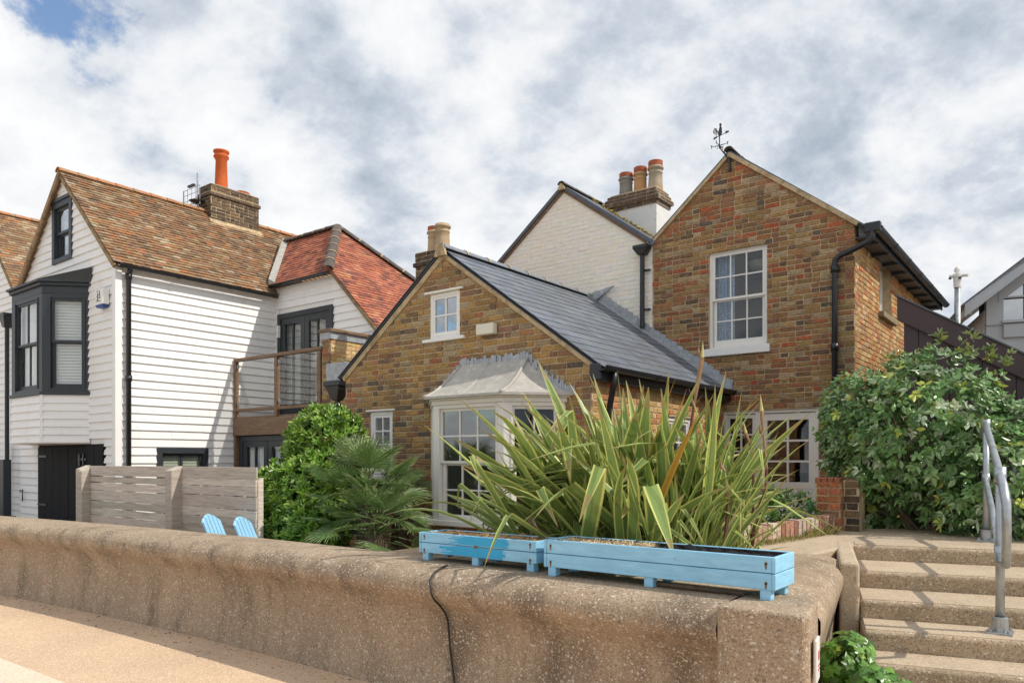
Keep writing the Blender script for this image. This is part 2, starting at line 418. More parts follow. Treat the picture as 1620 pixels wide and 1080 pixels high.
PAL_YELLOW = [((.30, .25, .17), 2.0), ((.32, .20, .075), 6), ((.36, .235, .095), 6), ((.27, .17, .072), 6), ((.21, .14, .075), 4), ((.15, .105, .07), 2.0), ((.22, .13, .09), 2.6), ((.31, .115, .06), 1.0), ((.31, .25, .16), 2.4), ((.28, .15, .075), 2.0), ((.10, .085, .07), .8)]
PAL_RED = [((.31, .245, .16), 2.5), ((.27, .145, .065), 5), ((.29, .115, .055), 3.4), ((.34, .095, .042), 2.0), ((.28, .18, .075), 6), ((.32, .215, .095), 4), ((.20, .115, .06), 4), ((.14, .09, .058), 2), ((.34, .26, .155), 1.4), ((.10, .085, .07), .6), ((.22, .115, .07), 3)]
PAL_SUNLIT_ORANGE = [((.46, .29, .12), 5), ((.50, .34, .15), 5), ((.44, .20, .085), 4), ((.40, .25, .12), 4), ((.34, .20, .10), 2.5), ((.55, .41, .24), 2), ((.46, .155, .06), 1.8)]  # side-wall bricks, with the sunshine put into their brighter orange
PAL_DARK = [((.075, .055, .04), 4), ((.11, .08, .055), 4), ((.15, .11, .07), 2), ((.05, .04, .035), 3), ((.18, .12, .07), 1)]
PAL_WHITE = [((.86, .815, .72), 4), ((.863, .82, .727), 4), ((.857, .81, .715), 2)]
PAL_SUNLIT_CREAM = [((.58, .40, .18), 4), ((.66, .50, .26), 4), ((.62, .44, .24), 3), ((.55, .33, .17), 2), ((.70, .58, .36), 2)]  # parapet's sunward face: sunlight painted in as paler brick than its end
def pick(pal, rng, jit=.19):
    t = rng.uniform(0, sum(w for _, w in pal))
    for c, w in pal:
        t -= w
        if t <= 0: break
    k = rng.uniform(1 - jit, 1 + jit); return (c[0] * k * rng.uniform(.95, 1.05), c[1] * k, c[2] * k * rng.uniform(.93, 1.07))
BRM = {}
BRICK_K = 1.0
def brick_meshes(key, m, proud, L, Hh):
    if key not in BRM:
        rng = random.Random(hash(key) % 1000 if False else 5 + len(BRM)); lst = {}
        for kind, LL in (('s', L), ('h', L / 2 - .005)):
            arr = []
            for q in range(5):
                v, f = brick_geo(LL, Hh, proud, rng)
                me = bpy.data.meshes.new('brick'); me.from_pydata(v, [], f); me.materials.append(m); me.update(); arr.append(me)
            lst[kind] = arr
        BRM[key] = lst
    return BRM[key]
def bricks(house, wall, xf, poly, holes, pal, n_ind, mo, ma, key, course=.075, L=.215, joint=.013, proud=.010, zvis=None, seed=1, bond='flemish'):
    rng = random.Random(seed); Hh = course - joint
    M0 = Matrix.Translation(xf[:3]) @ Matrix.Rotation(xf[3], 4, 'Z')
    hd = L / 2 - .005
    full = []; rest = MB(*xf)
    zmin, zmax = min(p[1] for p in poly), max(p[1] for p in poly); umin, umax = min(p[0] for p in poly), max(p[0] for p in poly)
    k = 0; z = zmin
    while z < zmax - .01:
        u = umin - rng.uniform(0, .03) - (L + joint) * (.33 if k % 2 else .83) ; i = k
        while u < umax:
            if bond == 'flemish': st = (i % 2 == 0)
            else: st = True
            if rng.random() < .12: st = not st
            w = L if st else hd
            pieces = [(u, u + w)]; cut = False
            for h in holes:
                if h[2] < z + Hh * .6 and h[3] > z + Hh * .4:
                    nw = []
                    for a, b in pieces:
                        if b <= h[0] or a >= h[1]: nw.append((a, b)); continue
                        cut = True
                        if a < h[0]: nw.append((a, h[0] - .002))
                        if b > h[1]: nw.append((h[1] + .002, b))
                    pieces = nw
            for a, b in pieces:
                if b - a < .02: continue
                c = clip_convex(rect(a, b, z, z + Hh), poly)
                if len(c) < 3 or area(c) < .0012: continue
                inside = abs(area(c) - (b - a) * Hh) < 1e-6
                colr = pick(pal, rng, .02 if pal is PAL_WHITE else .19)
                colr = colr if pal is PAL_WHITE else (min(.7, colr[0] * 1.12 * BRICK_K), colr[1] * 1.03 * BRICK_K, colr[2] * .92 * BRICK_K)
                if inside and not cut:
                    full.append((u, z, 's' if st else 'h', colr))
                elif inside:
                    v, f = brick_geo(b - a, Hh, proud, rng); rest.add([(p[0] + a, p[1], p[2] + z) for p in v], f, colr)
                else:
                    rest.prism(c, -proud + rng.uniform(-.002, .002), .012, colr)
            u += w + joint; i += 1
        z += course; k += 1
    def key_d(t):
        p = M0 @ Vector((t[0] + .1, 0, t[1]))
        d = (p - cam.location).length
        if zvis and not zvis(p): d += 100
        return d
    full.sort(key=key_d)
    ms = brick_meshes(key, mo, proud, L, Hh)
    for t in full[:n_ind]:
        me = rng.choice(ms[t[2]])
        inst('brick', me, wall, M0 @ Matrix.Translation((t[0], rng.uniform(-.003, .002), t[1])), t[3])
    for t in full[n_ind:]:
        v, f = brick_geo(L if t[2] == 's' else hd, Hh, proud, rng); rest.add([(p[0] + t[0], p[1], p[2] + t[1]) for p in v], f, t[3])
    if rest.v: stuff(rest.build('brickwork', ma, wall))

# ------------------------------------------------------------------ weatherboards
def boards(house, wall, xf, poly, holes, exposure, m, z0=None, seed=2):
    rng = random.Random(seed)
    zmin, zmax = min(p[1] for p in poly), max(p[1] for p in poly)
    z = zmin if z0 is None else z0
    while z < zmax - .02:
        zt = z + exposure
        segs = []
        lo, hi = interval(poly, max(z, zmin) + .002), interval(poly, min(zt, zmax) - .002)
        if lo and hi: segs = [(lo[0], lo[1], hi[0], hi[1])]
        for h in holes:
            if h[2] < zt - .03 and h[3] > z + .03:
                nw = []
                for a, b, c, d in segs:
                    if b <= h[0] or a >= h[1]: nw.append((a, b, c, d)); continue
                    if a < h[0]: nw.append((a, h[0], c, h[0]))
                    if b > h[1]: nw.append((h[1], b, h[1], d))
                segs = nw
        sp = []
        for a, b, c, d in segs:
            if b - a > 1.7 and rng.random() < .55:
                x_ = a + (b - a) * rng.uniform(.25, .75); sp += [(a, x_ - .0025, c, x_ - .0025), (x_ + .0025, b, x_ + .0025, d)]
            else: sp.append((a, b, c, d))
        segs = sp
        for a, b, c, d in segs:
            if b - a < .02: continue
            w = rng.uniform(-.004, .004); w2 = rng.uniform(-.004, .004); p = .036 + rng.uniform(-.003, .004)
            t = min(zt, zmax) + .012
            mb = MB(*xf)
            nseg = max(1, int((b - a) / .8)); vs_ = []; fs_ = []
            for k in range(nseg + 1):
                f_ = k / nseg; xb = a + (b - a) * f_; xt = c + (d - c) * f_
                zz = z + w * (1 - f_) + w2 * f_ + (rng.uniform(-.002, .002) if 0 < k < nseg else 0)
                vs_ += [(xb, 0.0, zz), (xb, -p, zz), (xt, -.008, t), (xt, 0.0, t)]
            for k in range(nseg):
                q = k * 4
                for e in range(4):
                    e2 = (e + 1) % 4; fs_.append((q + e, q + 4 + e, q + 4 + e2, q + e2))
            fs_ += [(0, 1, 2, 3), (nseg * 4 + 3, nseg * 4 + 2, nseg * 4 + 1, nseg * 4)]
            mb.add(vs_, fs_); mb.build('weatherboard', m, wall)
        z = zt

# ------------------------------------------------------------------ roofs
def tiles(mb, O, e, s, poly, gauge, width, thick, pal, seed, patch=1.2):
    """tiled plane: O corner, e along the eaves, s up the slope, poly in (e, s)"""
    rng = random.Random(seed); O, e, s = Vector(O), Vector(e).normalized(), Vector(s).normalized(); n = e.cross(s).normalized()
    if n.z < 0: n = -n
    vmin, vmax = min(p[1] for p in poly), max(p[1] for p in poly); v = vmin; k = 0
    while v < vmax - gauge * .3:
        iv = interval(poly, min(v + gauge * .5, vmax - .001))
        if iv:
            u = iv[0] - rng.uniform(0, .02) - (width / 2 if k % 2 else 0)
            while u < iv[1]:
                a, b = max(u + .002, iv[0]), min(u + width - .002, iv[1])
                if b - a > .03:
                    q = .5 + .5 * mnoise.noise(Vector((u * patch, v * patch, seed)))
                    c0 = pick(pal, rng, .11); kk = .84 + .32 * q
                    c = (c0[0] * kk, c0[1] * kk, c0[2] * kk)
                    l1, l2 = thick * rng.uniform(1.6, 2.5), thick * rng.uniform(1.6, 2.5); dv = rng.uniform(-.006, .006)
                    lo, hi = v + dv, v + gauge * 1.25
                    P = lambda uu, vv, h: O + e * uu + s * vv + n * h
                    vs_ = [P(a, lo, l1 - thick), P(b, lo, l2 - thick), P(b, hi, 0), P(a, hi, 0), P(a, lo, l1), P(b, lo, l2), P(b, hi, thick * .6), P(a, hi, thick * .6)]
                    mb.add(vs_, [(4, 5, 6, 7), (0, 1, 5, 4), (1, 2, 6, 5), (3, 0, 4, 7)], c)
                u += width
        v += gauge; k += 1
def roof_slab(name, m, parent, pts, thick):
    """pts: corner points of the roof plane's upper side (ccw from above); a sheet of real thickness"""
    P = [Vector(p) for p in pts]; n = (P[1] - P[0]).cross(P[2] - P[0]).normalized()
    if n.z < 0: P.reverse(); n = -n
    k = len(P); mb = MB()
    vs_ = [p - n * thick for p in P] + P
    fs_ = [tuple(range(k - 1, -1, -1)), tuple(range(k, 2 * k))] + [(i, (i + 1) % k, (i + 1) % k + k, i + k) for i in range(k)]
    mb.add(vs_, fs_); return mb.build(name, m, parent)
def half_round(parent, A, B, n, r, m, name='ridge_tile', lift=0.0, gap=.008, joint_m=None):
    """a row of half-round tiles between A and B"""
    A, B = Vector(A), Vector(B); d = (B - A); L = d.length / n; d.normalize()
    x = d.cross(Vector((0, 0, 1))).normalized(); up = x.cross(d).normalized()
    for i in range(n):
        mb = MB(); vs_ = []
        for s_, rr in ((0, r * 1.04), (L - gap, r * .95)):
            for k in range(9):
                t = math.pi * k / 8; p = A + d * (i * L + s_) + x * math.cos(t) * rr + up * (math.sin(t) * rr * .8 + lift)
                vs_.append(p)
            for k in range(8, -1, -1):
                t = math.pi * k / 8; p = A + d * (i * L + s_) + x * math.cos(t) * (rr - .018) + up * (math.sin(t) * (rr - .02) * .8 + lift)
                vs_.append(p)
        fs_ = [(k, (k + 1) % 18, 18 + (k + 1) % 18, 18 + k) for k in range(18)] + [tuple(range(17, -1, -1)), tuple(range(18, 36))]
        mb.add(vs_, fs_); t = mb.build(name, m, parent, smooth=False)
        if joint_m and i < n - 1:
            jb = MB(); vs_ = []
            for s_ in (L - gap - .012, L + .012):
                for k in range(9):
                    a = math.pi * k / 8; vs_.append(A + d * (i * L + s_) + x * math.cos(a) * (r * 1.08) + up * (math.sin(a) * r * .88 + lift))
            jb.add(vs_, [(k, k + 1, 9 + k + 1, 9 + k) for k in range(8)] ); jb.build('mortar_joint', joint_m, t)
def gutter(parent, A, B, r, m, name='gutter'):
    A, B = Vector(A), Vector(B); d = (B - A).normalized(); x = d.cross(Vector((0, 0, 1))).normalized(); mb = MB(); vs_ = []
    for P in (A, B):
        for k in range(9):
            t = math.pi * k / 8; vs_.append(P + x * math.cos(t) * r - Vector((0, 0, math.sin(t) * r)))
        for k in range(8, -1, -1):
            t = math.pi * k / 8; vs_.append(P + x * math.cos(t) * (r - .008) - Vector((0, 0, math.sin(t) * (r - .008))))
    mb.add(vs_, [(k, (k + 1) % 18, 18 + (k + 1) % 18, 18 + k) for k in range(18)] + [tuple(range(17, -1, -1)), tuple(range(18, 36))])
    # union brackets
    n = max(1, int((B - A).length / 1.0))
    for i in range(n + 1):
        P = A + (B - A) * ((i + .04) / (n + .08)); vs_ = []
        for s_ in (-.03, .03):
            for k in range(9):
                t = math.pi * k / 8; vs_.append(P + d * s_ + x * math.cos(t) * (r + .008) - Vector((0, 0, math.sin(t) * (r + .008))))
        mb.add(vs_, [(k, k + 1, 9 + k + 1, 9 + k) for k in range(8)])
    return mb.build(name, m, parent)

# ------------------------------------------------------------------ windows
def glaze(win, xf, x0, x1, z0, z1, y, cols, rows, fm, gm, stile=.045, bar=.02, bottom=None, th=.035, pane_name='pane', sash_name='sash'):
    """a sash: stiles, rails and glazing bars as one piece, every pane a piece of its own"""
    bt = bottom or stile
    mb = MB(*xf)
    mb.box(x0, x0 + stile, y, y + th, z0, z1); mb.box(x1 - stile, x1, y, y + th, z0, z1)
    mb.box(x0 + stile, x1 - stile, y + .001, y + th - .001, z1 - stile, z1); mb.box(x0 + stile, x1 - stile, y + .001, y + th - .001, z0, z0 + bt)
    gx0, gx1, gz0, gz1 = x0 + stile, x1 - stile, z0 + bt, z1 - stile
    cw, rh = (gx1 - gx0) / cols, (gz1 - gz0) / rows
    for i in range(1, cols): mb.box(gx0 + i * cw - bar / 2, gx0 + i * cw + bar / 2, y + .004, y + th - .004, gz0, gz1)
    for j in range(1, rows): mb.box(gx0, gx1, y + .006, y + th - .006, gz0 + j * rh - bar / 2, gz0 + j * rh + bar / 2)
    mb.build(sash_name, fm, win)
    for i in range(cols):
        for j in range(rows):
            g = MB(*xf)
            tl = RN.uniform(-.0012, .0012); tz = RN.uniform(-.0012, .0012); yy = y + th / 2
            a, b, c, d = gx0 + i * cw, gx0 + (i + 1) * cw, gz0 + j * rh, gz0 + (j + 1) * rh
            g.hexa([(a, yy - tl - tz, c), (b, yy + tl - tz, c), (b, yy + tl - tz + .004, c), (a, yy - tl - tz + .004, c)],
                   [(a, yy - tl + tz, d), (b, yy + tl + tz, d), (b, yy + tl + tz + .004, d), (a, yy - tl + tz + .004, d)])
            g.build(pane_name, gm, win)
def frame(name, parent, xf, x0, x1, z0, z1, y, m, w=.06, th=.09, sill=None, head=None):
    mb = MB(*xf)
    mb.box(x0, x0 + w, y, y + th, z0, z1); mb.box(x1 - w, x1, y, y + th, z0, z1)
    mb.box(x0 + w, x1 - w, y + .001, y + th, z1 - w, z1); mb.box(x0 + w, x1 - w, y + .001, y + th, z0, z0 + w * .8)
    win = mb.build(name, m, parent, bevel=.004, segs=1)
    if sill:
        so_, sx, sh = sill; MB(*xf).box(x0 - sx, x1 + sx, y - so_, y + .05, z0 - sh, z0 - .002).build('sill', m, win, bevel=.008)
    if head:
        ho, hx, hh = head; MB(*xf).box(x0 - hx, x1 + hx, y - ho, y + .05, z1 + .002, z1 + hh).build('drip_board', m, win, bevel=.004, segs=1)
    return win
def room(win, xf, x0, x1, z0, z1, y0, y1, m):
    mb = MB(*xf)
    v = [(x0, y0, z0), (x1, y0, z0), (x1, y1, z0), (x0, y1, z0), (x0, y0, z1), (x1, y0, z1), (x1, y1, z1), (x0, y1, z1)]
    mb.add(v, [(0, 1, 2, 3), (4, 7, 6, 5), (1, 5, 6, 2), (2, 6, 7, 3), (0, 3, 7, 4)])
    return mb.build('room_lining', m, win)

# ================================================================== THE SETTING
g = MB(); g.slab([(-600, -38), (600, -38), (600, 900), (-600, 900)], -.6, -.004); struct(g.build('ground', m_sand))  # unseen shore behind the camera, extended seaward to bounce light onto the fronts
g = MB(); g.slab([(-900, -1500), (900, -1500), (900, -37.9), (-900, -37.9)], -1.6, -.55); struct(g.build('sea', m_sea))
g = MB(); g.slab([(-80, -6), (40, -6), (40, 4.2), (-80, 4.2)], -.3, .0); struct(g.build('promenade', m_prom))
def woff(a): return -.0115 * max(0, -5 - a) ** 2 if a > -14 else -.9315 - .2 * (-14 - a)
strip = MB()
pts_o = [(a, 2.30 + woff(a) * .8) for a in (-30, -20, -14, -11, -9, -7, -6, -5.4)]
strip.slab([(-30, -3)] + [(-5.2, -3)] + pts_o[::-1], -.05, .004); struct(strip.build('concrete_strip', m_strip))
g = MB(); g.slab([(-60, 4.0), (-2.2, 4.0), (-2.2, 7.0), (-1.0, 8.2), (30, 8.2), (30, 70), (-60, 70)], -.2, .35); struct(g.build('garden_ground', m_soil))
g = MB(); g.slab([(-4.9, 4.02), (-2.30, 4.02), (-2.18, 6.1), (-2.12, 7.2), (-3.2, 7.2), (-4.9, 5.6)], .352, .80); struct(g.build('planting_bed', m_soil, bevel=.03))

# ---- sea wall
sw = thing('sea_wall', 'long tan pebbly concrete sea wall with rounded overhanging lip', 'wall', (-5, 3.8, 0))
# out = towards the promenade (-Y)
prof = [(-.42, .40), (-.42, .872), (-.36, .884), (-.10, .886), (.02, .878), (.10, .856), (.15, .818), (.172, .772), (.165, .728), (.135, .688), (.092, .648), (.05, .60), (.022, .54), (.01, .46), (.012, .36), (.024, .24), (.045, .12), (.065, -.05)]
path = []
a = -40.0
while a < -1.431:
    path.append(((a, 3.70 + woff(a)), (.0, -1.0))); a += .25 if a > -14 else 1.0
path.append(((-1.44, 3.70), (0, -1.0)))
mbw = MB(); mbw.sweep(path, prof); mbw.build('wall_run', m_wallc, sw, smooth=True)
eb = MB(); eb.slab([(-1.438, 3.525), (-1.03, 3.525), (-1.005, 3.56), (-1.065, 3.93), (-1.438, 4.12)], -.05, .887)
eb.build('end_block', m_wallc, sw, bevel=.055, segs=5)
bd = Vector((-.172, .985)); od = (.985, .172)
path = []
for i in range(13):
    s_ = i / 12 * 2.05; p = (-1.215 + bd.x * s_ , 3.90 + bd.y * s_); path.append((p, od))
MB().sweep(path, [(-.30, .40), (-.30, .872), (-.2, .884), (-.05, .886), (.06, .87), (.13, .84), (.165, .79), (.165, .73), (.145, .66), (.122, .58), (.104, .5), (.095, .4), (.095, .2), (.10, -.05)]).build('return_wall', m_wallc, sw, smooth=True)
# terrace slab above the steps
g = MB(); g.slab([(-1.44, 3.80), (-1.30, 3.92), (-1.66, 5.9), (-1.57, 6.80), (-.4, 7.115), (4.0, 8.29), (4.0, 9.9), (-1.2, 9.2), (-1.95, 8.3), (-2.0, 7.5), (-2.32, 6.2), (-2.36, 4.10), (-1.44, 4.10)], .36, .882)
struct(g.build('terrace_slab', m_top, bevel=.02, segs=3))
# ---- steps
SR = rad(15); SO = (-1.56, 6.79)
st = thing('concrete_steps', 'worn pebbly concrete steps climbing beside the sea wall end', 'steps', (SO[0] + .6, SO[1] - 1.2, 0))
nose = [0, .70, 1.24, 1.64, 2.0, 2.36, 2.72]
for k in range(7):
    z1 = .884 - k * .126; y = -nose[k]; nm = 'step'
    back = .35 if k == 0 else -nose[k - 1] + .03
    b_ = MB(SO[0], SO[1], 0, SR)
    x0 = 0 if k else .0
    b_.box(.003, 3.2, y, back, z1 - .126 - .15, z1 - (.0015 if k == 0 else 0))
    b_.build(nm, m_riser, st, bevel=.03, segs=4)
    t_ = MB(SO[0], SO[1], 0, SR); t_.box(.02, 3.2, y + .035, back - .04 if k else .3, z1 - .01, z1 + .003)
    t_.build('tread', m_top, st)
ck = MB(SO[0], SO[1], 0, SR)
ck.prism([(-.13, -.05), (0, -.05), (0, .886), (-.13, .886)], -1.25, .3)
ck.build('cheek_wall', m_top, st, bevel=.025, segs=3)

# ================================================================== BRICK COTTAGE
cot = thing('brick_cottage', 'low brown brick cottage with blue slate roof and white bay window', 'house', (-6.6, 7.3, .35))
F7 = (0, 7.3, 0, 0)
cpoly = [(-8.72, .2), (-4.45, .2), (-4.45, 2.68), (-6.75, 4.36), (-8.72, 2.90)]
gw = (-7.0, -6.46, 3.225, 3.83); smw = (-8.20, -7.72, 1.36, 2.30); byo = (-6.86, -4.92, .86, 2.40)
cw_ = wall_sheet('gable_wall', m_mortar, cot, F7, cpoly, [gw, smw, byo], .22)
bricks(cot, cw_, F7, cpoly, [gw, smw, (-6.94, -4.84, .2, 2.46)], PAL_YELLOW, 290, m_brick_o, m_brick_a, 'stock', zvis=lambda p: p.z > 1.75 and p.x < -4.6, seed=3)
SIDE = (-4.45, 0, 0, rad(90))     # local x = Y, local y = -X (into the wall)
spoly = [(7.3, .2), (11.2, .2), (11.2, 2.62), (7.3, 2.62)]
swin = (9.15, 10.05, 1.25, 2.2)
sw_ = wall_sheet('side_wall', m_mortar, cot, (-4.452, 0, 0, rad(90)), [(7.31, .2), (11.2, .2), (11.2, 2.62), (7.31, 2.62)], [swin], .2)
bricks(cot, sw_, (-4.452, 0, 0, rad(90)), [(7.3, .2), (11.2, .2), (11.2, 2.62), (7.3, 2.62)], [swin], PAL_SUNLIT_ORANGE, 0, m_brick_o, m_brick_a, 'stock', seed=4)
w = frame('side_window', cot, (-4.45, 0, 0, rad(90)), *swin, .03, m_white, w=.06, sill=(.07, .05, .06)); glaze(w, (-4.45, 0, 0, rad(90)), 9.2, 10.0, 1.3, 2.15, .05, 3, 3, m_white, m_glass)
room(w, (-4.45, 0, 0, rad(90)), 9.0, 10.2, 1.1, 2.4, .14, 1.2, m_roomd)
MB().box(-8.72, -8.5, 7.52, 11.2, .2, 2.8).build('rear_wall', m_mortar, cot)
# gable window (casement of two by two panes)
w = frame('gable_window', cot, F7, *gw, .012, m_white2, w=.045, th=.10, sill=(.06, .10, .045), head=(.05, .07, .028))
glaze(w, F7, -6.955, -6.505, 3.265, 3.785, .022, 2, 2, m_white2, m_glass_sky, stile=.03, bar=.018, bottom=.045)
room(w, F7, -7.3, -6.2, 3.0, 3.95, .2, 1.4, m_room)
w = frame('small_window', cot, F7, *smw, .02, m_white2, w=.05, th=.10, sill=(.05, .06, .045), head=(.045, .06, .025))
glaze(w, F7, -8.15, -7.77, 1.41, 2.25, .03, 2, 4, m_white2, m_glass, stile=.04, bar=.02)
room(w, F7, -8.45, -7.45, 1.2, 2.5, .2, 1.6, m_roomd)
# roof
AP, ZP = -6.75, 4.41; RE, RZ = -4.30, 2.66; LE, LZ = -8.86, 2.83
y0r, y1r = 7.27, 11.2
sl_len = math.hypot(RE - AP, ZP - RZ)
roof = roof_slab('roof', m_slate_p, cot, [(AP, y0r + .05, ZP - .012), (RE, y0r + .05, RZ - .012), (RE, y1r, RZ - .012), (AP, y1r, ZP - .012)], .028)
roof_slab('rear_roof', m_slate_p, cot, [(AP, y0r, ZP), (AP, y1r + 2, ZP), (LE, y1r + 2, LZ), (LE, y0r, LZ)], .03)
up_s = Vector((AP - RE, 0, ZP - RZ)).normalized(); e_s = Vector((0, 1, 0)); n_s = e_s.cross(up_s); n_s = n_s if n_s.z > 0 else -n_s
SLM = {}
def slate_mesh(wd, lg):
    k = round(wd, 3)
    if k not in SLM:
        t = .004
        v = [(0, 0, .005), (wd, 0, .006), (wd, lg, .001), (0, lg, .001), (0, .001, .005 + t), (wd, 0, .006 + t), (wd, lg, .001 + t * .5), (0, lg, .001 + t * .5)]
        me = bpy.data.meshes.new('slate'); me.from_pydata(v, [], [(4, 5, 6, 7), (0, 1, 5, 4), (1, 2, 6, 5), (3, 0, 4, 7)]); me.materials.append(m_slate); me.update(); SLM[k] = me
    return SLM[k]
rows = 16; gauge = sl_len / rows
Mr = Matrix((( e_s.x, up_s.x, n_s.x, 0), (e_s.y, up_s.y, n_s.y, 0), (e_s.z, up_s.z, n_s.z, 0), (0, 0, 0, 1)))
if Mr.to_3x3().determinant() < 0: print('slate frame mirrored')
rs = random.Random(9)
for k in range(rows):
    u = 0.0; wd = .262; first = True
    while u < y1r - y0r - .02:
        ww = wd / 2 if (first and k % 2) else wd
        ww = min(ww, y1r - y0r - u); first = False
        if ww < .03: break
        v_ = rs.uniform(.85, 1.18); c_ = (.135 * v_, .153 * v_, .185 * v_ * rs.uniform(.92, 1.06))
        me = slate_mesh(ww - .004, gauge * 1.12)
        inst('slate', me, roof, Matrix.Translation(Vector((RE, y0r, RZ)) + e_s * (u + .002) + up_s * (k * gauge - .01) + n_s * rs.uniform(0, .002)) @ Mr @ Matrix.Rotation(rs.uniform(-.006, .006), 4, 'Z'), c_)
        u += ww
half_round(cot, (AP, 7.24, ZP + .004), (AP, 11.0, ZP + .004), 8, .085, m_slate_r, lift=-.01, joint_m=m_verge)
MB().prism([(AP - .10, ZP - .11), (AP + .10, ZP - .11), (AP + .06, ZP + .045), (AP - .06, ZP + .045)], 7.225, 7.262).build('ridge_end', m_verge, cot)
# mortar verges and thin slate edge
def verge(parent, p0, p1, y, w, m, t=.05, name='verge', yb=.04):
    (x0, z0), (x1, z1) = p0, p1; d = Vector((x1 - x0, z1 - z0)).normalized(); n = Vector((-d.y, d.x)); n = n if n.y < 0 else -n
    q = [(x0, z0), (x1, z1), (x1 + n.x * w, z1 + n.y * w), (x0 + n.x * w, z0 + n.y * w)]
    if area(q) < 0: q.reverse()
    return MB().prism(q, y, y + yb).build(name, m, parent)
verge(cot, (AP, ZP - .035), (RE - .06, RZ + .01), 7.272, .06, m_verge)
verge(cot, (AP, ZP - .06), (LE + .08, LZ + .0), 7.278, .07, m_verge)
verge(cot, (AP, ZP + .004), (LE, LZ + .004), 7.252, .014, m_char, name='verge_edge')
verge(cot, (AP, ZP - .03), (RE, RZ - .03), 7.262, .010, m_char, name='verge_edge')
# eaves: gutter, fascia, downpipe
MB().box(-4.36, -4.33, 7.29, 11.19, 2.50, 2.66).build('fascia', m_black, cot)
MB().box(-4.45, -4.36, 7.30, 11.19, 2.52, 2.54).build('soffit', m_black, cot)
MB().box(-4.46, -4.31, 7.245, 7.288, 2.50, 2.70).build('eaves_end', m_black, cot, bevel=.02)
gutter(cot, (-4.275, 7.22, 2.665), (-4.275, 11.16, 2.665), .062, m_black)
MB().tube([(-4.275, 7.50, 2.62), (-4.275, 7.50, 2.50), (-4.30, 7.52, 2.44), (-4.39, 7.60, 2.25), (-4.40, 7.62, 2.18), (-4.40, 7.62, .4)], .036, 12).build('downpipe', m_black, cot, smooth=True)
# lead stepped flashing where the slates meet the taller walls
rs = random.Random(21)
fl = MB()
nst = 24
for k in range(nst):
    f0, f1 = k / nst, (k + 1) / nst
    xa, xb = AP + (RE - AP) * f0, AP + (RE - AP) * f1; za, zb = ZP + (RZ - ZP) * f0, ZP + (RZ - ZP) * f1
    h = .15 + rs.uniform(-.01, .015)
    q = [(xa, za - .02), (xb, zb - .02), (xb + .012, za + h - .045), (xa, za + h)]
    if area(q) < 0: q.reverse()
    p_ = MB().prism(q, 11.168 - .004 * (k % 2), 11.186).build('flashing_step', m_lead, cot)
roof_slab('back_gutter', m_lead, cot, [(AP + .15, 11.02, ZP - .085), (RE, 11.02, RZ + .022), (RE, 11.18, RZ + .05), (AP + .15, 11.18, ZP - .055)], .01)
MB().prism([(AP - .15, ZP - .02), (AP + .06, ZP - .02), (AP + .40, ZP + .17), (AP - .12, ZP + .09)], 11.13, 11.165).build('ridge_saddle', m_lead, cot)
# chimney at the far eaves
ch = MB(); chim = None
CX0, CX1, CY0, CY1 = -8.98, -8.30, 9.02, 9.55
chim = MB().box(CX0, CX1, CY0, CY1, 1.0, 5.10).build('chimney', m_mortar, cot)
def stack_bricks(chimo, x0, x1, y0_, y1_, z0, z1, pal, mo, ma, key, seed, front=True, right=True, n=60):
    if front: bricks(None, chimo, (0, y0_, 0, 0), rect(x0, x1, z0, z1), [], pal, n, mo, ma, key, seed=seed)
    if right: bricks(None, chimo, (x1, 0, 0, rad(90)), rect(y0_, y1_, z0, z1), [], pal, n, mo, ma, key, seed=seed + 1)
stack_bricks(chim, CX0, CX1, CY0, CY1, 4.2, 5.10, PAL_DARK, m_brick_o, m_brick_a, 'stock', 31, n=40)
MB().box(CX0 - .035, CX1 + .035, CY0 - .035, CY1 + .035, 4.86, 4.93).build('oversailing_course', mat('soot_brick', (.075, .055, .04), .95, var=.4, vscale=14, bump=.8, bscale=50), chim, bevel=.01)
def pot(parent, x, y, z, h, r, m, rim_m=None, rimh=.08):
    prof_ = [(r * 1.12, z - .05), (r * 1.1, z + .05), (r * 1.02, z + h * .45), (r * .98, z + h * .68), (r * 1.06, z + h * .70), (r * 1.06, z + h * .73), (r * .97, z + h * .75), (r * .97, z + h * .84), (r * 1.2, z + h * .87), (r * 1.2, z + h * .92), (r * 1.05, z + h * .95), (r * 1.0, z + h), (r * .8, z + h), (r * .78, z + h * .5)]
    p_ = MB().lathe(x, y, prof_, 22).build('chimney_pot', m, parent, smooth=True)
    if rim_m: MB().lathe(x, y, [(r * .95, z + h * .97), (r * 1.06, z + h), (r * 1.06, z + h + rimh), (r * .85, z + h + rimh), (r * .82, z + h * .9)], 22).build('pot_rim', rim_m, p_)
    return p_
pot(chim, -8.80, 9.30, 5.10, .42, .115, m_pot_buff, m_terra_r, .055)
pot(chim, -8.53, 9.20, 5.10, .45, .12, m_pot_buff)
